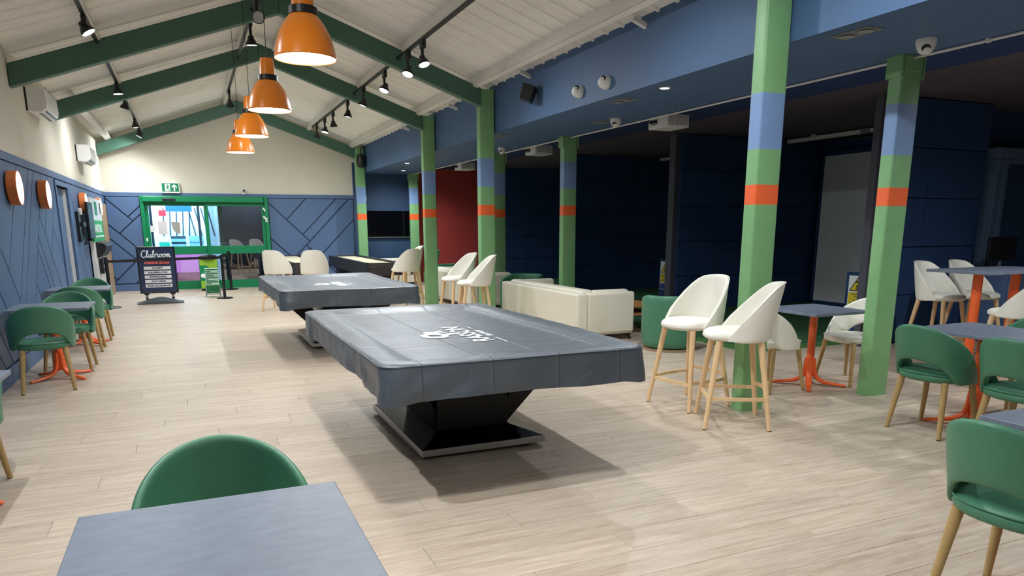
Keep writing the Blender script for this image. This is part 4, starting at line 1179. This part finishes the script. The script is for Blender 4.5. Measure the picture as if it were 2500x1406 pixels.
def pool_table(cx_, cy_, label, seed):
    t = thing('pool_table', label, 'pool table', (cx_, cy_, 0), 0, 'covered pool tables')
    hx, hy = 0.795, 1.365
    ZT = 0.803
    def htop(x, y):
        d = min(hx-abs(x), hy-abs(y))
        z = ZT - 0.030*sstep(0.10, 0.26, d)
        w = 0.35 + 0.65*sstep(0.5, 0.05, d)
        z += 0.006*noise.noise(Vector((x*2.2+seed, y*1.5, 0.3)))*w*1.6
        z += 0.0035*noise.noise(Vector((x*4+seed, y*13, 1.7)))*w
        return z
    N = 200
    ring = rrect(hx, hy, 0.085, N)
    vs, fs = [], []
    S = [0.0005, .1, .2, .3, .4, .48, .56, .62, .68, .73, .77, .80, .83, .86, .885, .91, .93, .95, .965, .98, .99]
    for s_ in S:
        for (x, y, nx, ny) in ring: vs.append((x*s_, y*s_, htop(x*s_, y*s_)))
    drop = [(0.004, 0.006), (0.007, 0.016), (0.008, 0.03), (0.010, 0.06), (0.012, 0.10), (0.014, 0.14), (0.015, 0.17), (0.015, 0.196)]
    for (o_, dz) in drop:
        for k, (x, y, nx, ny) in enumerate(ring):
            cor = sstep(0.18, 0.0, min(abs(abs(x)-hx)+abs(abs(y)-hy), 0.2))
            f = noise.noise(Vector((x*3.1+seed, y*3.1, dz*1.5)))*0.026 + noise.noise(Vector((x*8+seed+dz*9, y*8+dz*6, dz*4)))*0.013
            f *= sstep(0.01, 0.12, dz)
            hang = dz*(1 + 0.07*noise.noise(Vector((x*1.7+seed*2, y*1.7, 5))) - (0.18 if x < -hx+0.05 and abs(y) < hy-0.5 else 0) + 0.10*cor)
            vs.append((x+nx*(o_+f+0.012*cor*dz/0.19), y+ny*(o_+f+0.012*cor*dz/0.19), ZT-0.004-hang))
    nr = len(S)+len(drop)
    for i in range(nr-1):
        for k in range(N): fs.append((i*N+k, i*N+(k+1)%N, (i+1)*N+(k+1)%N, (i+1)*N+k))
    fs.append(tuple(range(N)))
    cv = MB().add(vs, fs)
    o = obj('cover', cv, M_cover, t, smooth=True, angle=75)
    o['label'] = 'dark vinyl dust cover'
    # seam along the top edge
    obj('edge_seam', MB().tube([(x*1.008, y*1.004, ZT-0.012+0.004*noise.noise(Vector((x*2+seed,y*2,0)))) for (x,y,nx,ny) in ring]+[(ring[0][0]*1.008, ring[0][1]*1.004, ZT-0.012)], 0.004, 6, cap=False), M_cover, o, smooth=True)
    # logo: reads along +y, top towards -x
    M0 = Matrix(((0,-1,0,0),(1,0,0,0),(0,0,1,0),(0,0,0,1)))
    LY = -0.28
    def drape(p): return Vector((p.x, p.y, htop(p.x, p.y)+0.0035+p.z))
    text('brand_lettering', 'RASSON', 0.19, M_logo, Matrix.Translation((0.06, LY, 0)) @ M0, o, ext=0.0003, off=0.004, func=drape)
    text('brand_lettering', 'BILLIARDS', 0.062, M_logo, Matrix.Translation((0.175, LY-0.02, 0)) @ M0, o, ext=0.0003, off=0.001, func=drape)
    ln = MB()
    ln.add([drape(Vector(p)) for p in ((0.170,LY-0.44,0),(0.177,LY-0.44,0),(0.177,LY-0.24,0),(0.170,LY-0.24,0))], [(0,1,2,3)])
    ln.add([drape(Vector(p)) for p in ((0.170,LY+0.22,0),(0.177,LY+0.22,0),(0.177,LY+0.32,0),(0.170,LY+0.32,0))], [(0,1,2,3)])
    obj('brand_rule', ln, M_logo, o)
    # emblem: a bold R with a swept tail (u along +y, v towards -x)
    def E(u, v): return drape(Vector((-v, u+LY+0.03, 0)))
    outer = [(-0.105,0.0),(-0.095,0.085),(-0.03,0.125),(0.06,0.115),(0.105,0.055),(0.09,-0.015),(0.06,-0.05),(0.085,-0.14),(0.035,-0.14),(0.0,-0.065),(-0.055,-0.058)]
    inner = [(-0.045,0.0),(-0.042,0.055),(0.0,0.078),(0.048,0.058),(0.045,0.005),(0.0,-0.022)]
    em = MB()
    no, ni = len(outer), len(inner)
    import mathutils.geometry as mg
    tri = mg.tessellate_polygon([[Vector((a,b,0)) for a,b in outer], [Vector((a,b,0)) for a,b in inner]])
    em.add([E(a-0.05, b+0.15) for a, b in outer+inner], [tuple(x) for x in tri])
    obj('brand_emblem', em, M_logo, o)
    text('emblem_letter', 'R', 0.19, M_logo, Matrix.Translation((-0.135, LY+0.13, 0)) @ M0, o, ext=0.0003, off=0.010, func=drape)
    # slate box under the cover and base
    obj('table_body', MB().box(-0.74, 0.74, -1.30, 1.30, 0.62, 0.755), M_black, t)
    bx, by = 0.445, 0.685
    c_ = 0.065
    obj('silver_band', MB().box(-bx+c_, bx+c_, -by+0.09, by+0.09, 0.030, 0.075), M_silver, t, bevel=0.003)
    pl_ = MB()
    b0 = [(-bx+c_+0.005,-by+0.095,0.075),(bx+c_-0.005,-by+0.095,0.075),(bx+c_-0.005,by+0.085,0.075),(-bx+c_+0.005,by+0.085,0.075)]
    b1 = [(-0.27+c_,-by+0.30,0.125),(0.27+c_,-by+0.30,0.125),(0.27+c_,by-0.12,0.125),(-0.27+c_,by-0.12,0.125)]
    pl_.add(b0+b1, [(0,3,2,1),(4,5,6,7),(0,1,5,4),(1,2,6,5),(2,3,7,6),(3,0,4,7)])
    obj('plinth', pl_, M_gloss, t, bevel=0.002)
    for sx in (-1, 1):
        xc = c_
        pr = [(xc+sx*0.18, 0.12), (xc+sx*0.265, 0.12), (xc+sx*0.70, 0.55), (xc+sx*0.70, 0.625), (xc+sx*0.45, 0.625)]
        o2 = obj('leg_slab', MB().prism(pr, 0.70, lambda u,v,w: (u, -0.32+w, v)), M_gloss, t, bevel=0.004)
        o2['label'] = 'slanted gloss black leg slab'
    obj('core', MB().box(c_-0.26, c_+0.26, -0.36, 0.44, 0.12, 0.625), M_gloss, t, bevel=0.003)
    for sx in (-1, 1):
        for sy in (-1, 1):
            obj('foot', MB().lathe([(0.05,0),(0.05,0.03)], 16, (c_+sx*(bx-0.12), 0.09+sy*(by-0.12), 0), capb=True, capt=True), M_black, t)
    return t
pool_table(1.635, 4.895, 'nearer pool table under a dark vinyl cover with white logo', 1.3)
pool_table(1.665, 9.66, 'farther pool table under a dark vinyl cover', 6.1)

# ------------------------------------------------------------------ shuffleboards
def shuffleboard(x0, x1, y0, y1, label):
    t = thing('shuffleboard_table', label, 'shuffleboard', ((x0+x1)/2, y0, 0), 0, 'shuffleboard tables')
    w = (x1-x0)/2; L_ = y1-y0
    obj('side_board', MB().box(-w, -w+0.07, 0, L_, 0.55, 0.80), M_shufd, t, bevel=0.004)
    obj('side_board', MB().box(w-0.07, w, 0, L_, 0.55, 0.80), M_shufd, t, bevel=0.004)
    obj('end_board', MB().box(-w+0.07, w-0.07, 0, 0.06, 0.55, 0.795), M_shuf, t, bevel=0.004)
    obj('end_board', MB().box(-w+0.07, w-0.07, L_-0.06, L_, 0.55, 0.795), M_shuf, t, bevel=0.004)
    obj('gutter', MB().box(-w+0.07, w-0.07, 0.06, L_-0.06, 0.57, 0.61), M_black, t)
    obj('playfield', MB().box(-w+0.13, w-0.13, 0.12, L_-0.12, 0.61, 0.775), M_maple, t, bevel=0.004)
    for yy in (0.35, L_-0.85):
        obj('pedestal', MB().box(-w+0.10, w-0.10, yy, yy+0.5, 0.06, 0.55), M_shufd, t, bevel=0.01)
        obj('kick_plate', MB().box(-w+0.06, w-0.06, yy-0.05, yy+0.55, 0, 0.06), M_black, t)
    obj('end_moulding', MB().box(-w+0.05, w-0.05, -0.012, 0, 0.60, 0.63).box(-w+0.05, w-0.05, -0.012, 0, 0.70, 0.73), M_shuf, t)
    return t
shuffleboard(1.78, 2.52, 14.83, 18.8, 'left shuffleboard table with pale playfield, behind two ivory stools')
shuffleboard(3.08, 3.82, 14.02, 18.1, 'right shuffleboard table of dark timber, behind the farther pool table')

# ------------------------------------------------------------------ sofas and tub chairs
def sofa(x, y, w, d, label, rz=0.0, h=0.655):
    # back along x=0 (faces +x), arms at y=0 and y=w
    t = thing('sofa', label, 'sofa', (x, y, 0), rz, 'cream box sofas')
    obj('back', MB().box(0, 0.16, 0, w, 0.10, h-0.015), M_sofa, t, bevel=0.03, seg=3, smooth=True, angle=50)
    obj('arm', MB().box(0.16, d, 0, 0.15, 0.10, h-0.015), M_sofa, t, bevel=0.03, seg=3, smooth=True, angle=50)
    obj('arm', MB().box(0.16, d, w-0.15, w, 0.10, h-0.015), M_sofa, t, bevel=0.03, seg=3, smooth=True, angle=50)
    obj('back_pad', MB().box(0.10, 0.30, 0.10, w-0.10, 0.36, h+0.02), M_sofa, t, bevel=0.05, seg=4, smooth=True, angle=60)
    obj('arm_pad', MB().box(0.28, d-0.03, 0.09, 0.22, 0.36, h+0.012), M_sofa, t, bevel=0.045, seg=4, smooth=True, angle=60)
    obj('arm_pad', MB().box(0.28, d-0.03, w-0.22, w-0.09, 0.36, h+0.012), M_sofa, t, bevel=0.045, seg=4, smooth=True, angle=60)
    for k in range(2):
        ww = (w-0.44)/2
        obj('seat_cushion', MB().box(0.28, d-0.01, 0.22+k*ww, 0.22+(k+1)*ww-0.005, 0.26, 0.43), M_sofa, t, bevel=0.04, seg=3, smooth=True, angle=60)
    obj('base', MB().box(0.02, d-0.02, 0.02, w-0.02, 0.09, 0.27), M_sofa, t)
    for a in (0.04, d-0.06):
        for b in (0.03, w-0.06):
            obj('leg', MB().tube([(a+0.012, b+0.012, 0.10), (a+0.012, b+0.012, 0)], 0.012, 8).box(a-0.0, a+0.05, b, b+0.03, 0.085, 0.10), M_black, t)
    return t
sofa(4.49, 8.10, 2.50, 0.87, 'cream leather box sofa nearest us, behind the near pool table')
sofa(4.50, 12.05, 2.45, 0.87, 'cream leather box sofa behind the middle pair of stools')
sofa(4.35, 18.82, 1.00, 0.80, 'cream low sofa at the far blue wall under the television', R(-90), 0.66)
def tub(x, y, phi, label, r=0.33, h=0.68):
    t = thing('tub_chair', label, 'tub chair', (x, y, 0), face(phi), 'green tub chairs')
    ts = list(range(-128, 129, 8))
    vs, fs = [], []
    for i, a in enumerate(ts):
        tp = h - 0.10*sstep(60, 128, abs(a)); rr = R(a)
        for j, z in enumerate((0.035, 0.2, 0.4, tp-0.03, tp)):
            k = 1.0 + 0.05*z
            vs.append((math.sin(rr)*(r-0.03)*k, -math.cos(rr)*(r-0.03)*k, z))
    for i in range(len(ts)-1):
        for j in range(4): fs.append((i*5+j, (i+1)*5+j, (i+1)*5+j+1, i*5+j+1))
    obj('barrel_back', MB().add(vs, fs), M_green, t, smooth=True, solid=0.075, sub=1)
    obj('seat', cushion(r-0.07, r-0.05, 0.06, 0.42, yoff=0.02), M_green, t, smooth=True, sub=1)
    obj('plinth', MB().lathe([(r-0.03,0.0),(r-0.02,0.03)], 32, capb=True, capt=True), M_wood, t, smooth=True, angle=40)
    return t
tub(5.33, 7.28, 60, 'green tub chair between the cream sofa and the near stools')
tub(5.18, 11.35, 200, 'green tub chair seen over the nearest cream sofa', 0.37)
t = thing('coffee_table', 'low oak coffee table behind the nearest cream sofa', 'table', (5.72, 8.9, 0))
obj('top', MB().box(-0.24, 0.24, -0.5, 0.5, 0.385, 0.42), M_oakt, t, bevel=0.004)
obj('shelf', MB().box(-0.22, 0.22, -0.48, 0.48, 0.27, 0.30), M_oakt, t, bevel=0.004)
for sx in (-1, 1):
    for sy in (-1, 1): obj('leg', MB().box(sx*0.21-0.02, sx*0.21+0.02, sy*0.46-0.02, sy*0.46+0.02, 0, 0.385), M_oakt, t)
t = thing('lounge_chair', 'dark green high backed lounge chair in front of the red wall', 'chair', (5.05, 16.1, 0))
obj('back', MB().prism([(0.0,0.30),(0.10,0.30),(0.24,0.96),(0.12,0.96)], 0.62, lambda u,v,w: (u, w, v)), M_green, t, bevel=0.02)
obj('seat', MB().box(0.0, 0.62, 0, 0.62, 0.14, 0.44), M_green, t, bevel=0.03, seg=3)
obj('arm', MB().box(0.0, 0.62, -0.08, 0.0, 0.14, 0.64), M_green, t, bevel=0.02)
for a in (0.06, 0.56):
    for b in (0.05, 0.57): obj('leg', MB().tube([(a,b,0.15),(a,b,0)], 0.014, 8), M_black, t)

# ------------------------------------------------------------------ entrance clutter
def post(x, y, label):
    t = thing('barrier_post', label, 'barrier post', (x, y, 0), 0, 'black queue barrier posts')
    obj('base', MB().lathe([(0.0005,0.0),(0.165,0.0),(0.165,0.012),(0.15,0.022),(0.04,0.03)], 32, capt=True), M_blackm, t, smooth=True, angle=40)
    obj('pole', MB().tube([(0,0,0.02),(0,0,0.83)], 0.030, 18), M_blackm, t, smooth=True, angle=60)
    obj('head', MB().tube([(0,0,0.825),(0,0,0.915)], 0.036, 18), M_black, t, smooth=True, angle=60)
    return t
PA, PB, PC = (-1.454, 15.44), (0.585, 16.50), (0.835, 18.85)
post(*PA, 'black barrier post at left, beside the last left wall table')
post(*PB, 'black barrier post in front of the green baskets, nearer of the pair')
post(*PC, 'black barrier post close to the glass door, farther of the pair')
def belt(p, q, label):
    d = Vector((q[0]-p[0], q[1]-p[1], 0)); n = d.normalized()*0.036
    o = obj('barrier_belt', MB().bar((p[0]+n.x, p[1]+n.y, 0.865), (q[0]-n.x, q[1]-n.y, 0.865), 0.003, 0.05), M_black)
    tag(o, label, 'belt', 'queue barrier belts')
belt(PA, PB, 'black barrier belt stretched across in front of the navy sign')
belt(PB, PC, 'short black barrier belt between the two right hand posts')

# pavement sign
t = thing('pavement_sign', 'navy pavement sign with white strips on a grey moulded base', 'sign', (-0.63, 16.0, 0), R(2))
t.rotation_euler = (0, 0, R(3))
bs = []
N = 24
mb = MB()
for i in range(N+1):
    u = -0.42 + 0.84*i/N; k = abs(u)/0.42
    hh = 0.045 + 0.085*math.cos(min(1, k*1.15)*PI/2)**1.3 if k*1.15 < 1 else 0.045
    dd = 0.17*(1-0.25*k**3)
    for (y, z) in ((-dd, 0.0), (-dd, hh*0.45), (-dd*0.55, hh*0.92), (0, hh), (dd*0.55, hh*0.92), (dd, hh*0.45), (dd, 0)): bs.append((u, y, z))
fs = []
for i in range(N):
    for k in range(6): fs.append((i*7+k, (i+1)*7+k, (i+1)*7+k+1, i*7+k+1))
fs += [tuple(range(7)), tuple(N*7+6-k for k in range(7))]
obj('base', mb.add(bs, fs), M_baseg, t, smooth=True, angle=50)
for sx in (-1, 1):
    l_ = obj('leg', MB().box(sx*0.235-0.022, sx*0.235+0.022, -0.02, 0.02, 0.06, 0.20), M_grey, t, bevel=0.003)
    obj('clamp', MB().box(sx*0.235-0.045, sx*0.235+0.045, -0.03, 0.03, 0.175, 0.205).box(sx*0.235-0.03, sx*0.235+0.03, -0.03, 0.03, 0.10, 0.12), M_black, l_, bevel=0.004)
Z0, Z1 = 0.205, 1.115
obj('panel', MB().box(-0.325, 0.325, -0.012, 0.012, Z0+0.02, Z1-0.02), M_signn, t)
fr = MB().box(-0.345, -0.315, -0.022, 0.022, Z0, Z1).box(0.315, 0.345, -0.022, 0.022, Z0, Z1).box(-0.315, 0.315, -0.022, 0.022, Z0, Z0+0.03).box(-0.315, 0.315, -0.022, 0.022, Z1-0.03, Z1)
obj('frame', fr, M_blackm, t, bevel=0.008)
MS = Matrix(((1,0,0,0),(0,0,-1,-0.0135),(0,1,0,0),(0,0,0,1)))
text('heading', 'COMING SOON', 0.062, M_coral, MS @ Matrix.Translation((0, 0.80, 0)), t, off=0.003)
for k, s in enumerate(('AR DARTS', 'GOLF SIMULATORS', 'SHUFFLEBOARDS', 'POOL TABLES', 'FOOD AND BEVERAGE')):
    z = 0.700 - k*0.087
    st = obj('strip', MB().box(-0.24, 0.24, -0.0145, -0.012, z-0.031, z+0.031), M_poster, t)
    text('lettering', s, 0.040, M_ink, MS @ Matrix.Translation((0, z, 0.0025)), st, ext=0.0006, off=0.0016)
sc = [(1.15,1.75),(0.95,2.0),(0.55,1.9),(0.15,1.2),(0.15,0.5),(0.5,0.05),(0.9,0.1),(1.25,0.45),(1.6,1.2),(1.78,1.85),(1.62,2.0),(1.48,1.5),(1.42,0.6),(1.5,0.1),(1.7,0.1),(1.92,0.5),(2.02,1.0),(1.95,0.4),(2.08,0.05),(2.35,0.25),(2.55,1.0),(2.5,0.35),(2.62,0.05),(2.85,0.35),(3.15,1.3),(3.28,1.9),(3.12,2.0),(3.0,1.4),(2.96,0.5),(3.1,0.05),(3.4,0.15),(3.5,0.6),(3.35,0.95),(3.5,0.8),(3.75,0.85),(3.9,1.1),(4.0,0.9),(4.15,0.95),(4.1,0.4),(4.2,0.05),(4.4,0.25),(4.6,0.8),(4.85,0.98),(4.65,0.85),(4.55,0.4),(4.75,0.05),(5.05,0.25),(5.1,0.7),(4.9,0.98),(5.1,0.85),(5.4,0.8),(5.7,0.98),(5.5,0.85),(5.4,0.4),(5.6,0.05),(5.9,0.25),(5.95,0.7),(5.75,0.98),(5.95,0.85),(6.25,0.9),(6.3,0.5),(6.25,0.05),(6.4,0.7),(6.6,0.98),(6.7,0.7),(6.65,0.05),(6.8,0.7),(7.0,0.98),(7.1,0.7),(7.05,0.2),(7.2,0.05),(7.4,0.3)]
pts = [( (x-3.75)*0.071, -0.0175, 0.965+(z-0.9)*0.066) for x, z in catmull(sc, 5)]
obj('script_heading', MB().tube(pts, 0.0085, 6, sq=[1]*len(pts)), M_logo, t, smooth=True)

# bin wrap and baskets
t = thing('litter_bin', 'lime and green printed bin with a dark domed lid by the glass door', 'bin', (0.36, 18.8, 0))
obj('body', MB().box(-0.20, 0.20, -0.16, 0.16, 0.05, 0.74), M_kgreen, t, bevel=0.02)
obj('lime_print', MB().prism([(-0.19,0.74),(0.19,0.74),(0.19,0.50),(0.05,0.52),(-0.05,0.60),(-0.19,0.60)], 0.004, lambda u,v,w: (u, -0.161-w, v)), M_lime, t)
obj('lime_print', MB().box(-0.19, 0.19, -0.165, -0.161, 0.06, 0.24), M_lime, t)
obj('lid', MB().lathe([(0.235,0.74),(0.235,0.76),(0.19,0.82),(0.10,0.85),(0.001,0.855)], 24), M_black, t, smooth=True)
obj('base', MB().box(-0.19, 0.19, -0.15, 0.15, 0.0, 0.05), M_black, t)
obj('golf_ball_print', MB().lathe([(0.055,0),(0.001,0.003)], 20).xform(Matrix.Translation((-0.13,-0.166,0.36)) @ Matrix.Rotation(R(90),4,'X')), M_logo, t)
bx0, by0 = 0.375, 17.0
t = thing('basket_stand', 'grey wheeled stand under the stacked green baskets', 'stand', (bx0, by0, 0))
for sx in (-0.14, 0.14):
    obj('side_frame', MB().tube([(sx,-0.16,0.02),(sx*0.95,-0.12,0.26),(sx*0.95,0.12,0.26),(sx,0.16,0.02)], 0.011, 8), M_grey, t, smooth=True)
for q in (-0.14, 0.14): obj('cross_bar', MB().bar((-0.14,q,0.07),(0.14,q,0.07),0.02,0.012), M_grey, t)
for k in range(9):
    z = 0.09 if k == 0 else 0.275 + (k-1)*0.043
    hgt = 0.185
    b = thing('ball_basket', 'green ball basket, %s of the stack by the glass door' % ('lowest and deepest', 'second from bottom', 'third from bottom', 'fourth from bottom', 'in the middle', 'fourth from top', 'third from top', 'second from top', 'topmost')[k], 'basket', (bx0, by0, z if k == 0 else z), 0, 'stacked ball baskets')
    w0, w1 = 0.105, 0.125
    if k == 0:
        body = MB()
        for i in range(9):
            u = -0.10+0.20*i/8
            body.box(u-0.006, u+0.006, -0.118, -0.108, 0.0, hgt); body.box(u-0.006, u+0.006, 0.108, 0.118, 0.0, hgt)
        for i in range(7):
            v = hgt*i/6
            body.box(-0.11, 0.11, -0.119, -0.107, v, v+0.010); body.box(-0.11, 0.11, 0.107, 0.119, v, v+0.010)
        body.box(-0.12, -0.11, -0.115, 0.115, 0, hgt); body.box(0.11, 0.12, -0.115, 0.115, 0, hgt); body.box(-0.11, 0.11, -0.11, 0.11, 0, 0.01)
        obj('mesh_body', body, M_kgreen, b)
        obj('rim', MB().box(-0.13, 0.13, -0.128, -0.115, hgt-0.012, hgt+0.004).box(-0.13, 0.13, 0.115, 0.128, hgt-0.012, hgt+0.004).box(-0.13, -0.118, -0.115, 0.115, hgt-0.012, hgt+0.004).box(0.118, 0.13, -0.115, 0.115, hgt-0.012, hgt+0.004), M_wgrn, b, bevel=0.003)
    else:
        obj('body', MB().box(-0.12, 0.12, -0.116, 0.116, 0.002, 0.032), M_kgreen, b)
        obj('rim', MB().box(-0.13, 0.13, -0.128, -0.116, 0.028, 0.041).box(-0.13, 0.13, 0.116, 0.128, 0.028, 0.041).box(-0.13, -0.12, -0.116, 0.116, 0.028, 0.041).box(0.12, 0.13, -0.116, 0.116, 0.028, 0.041), M_wgrn, b, bevel=0.003)
        if k % 2: obj('handle', MB().box(-0.02+0.05*(k%3-1), 0.12, -0.134, -0.128, 0.012, 0.028), M_wgrn, b)
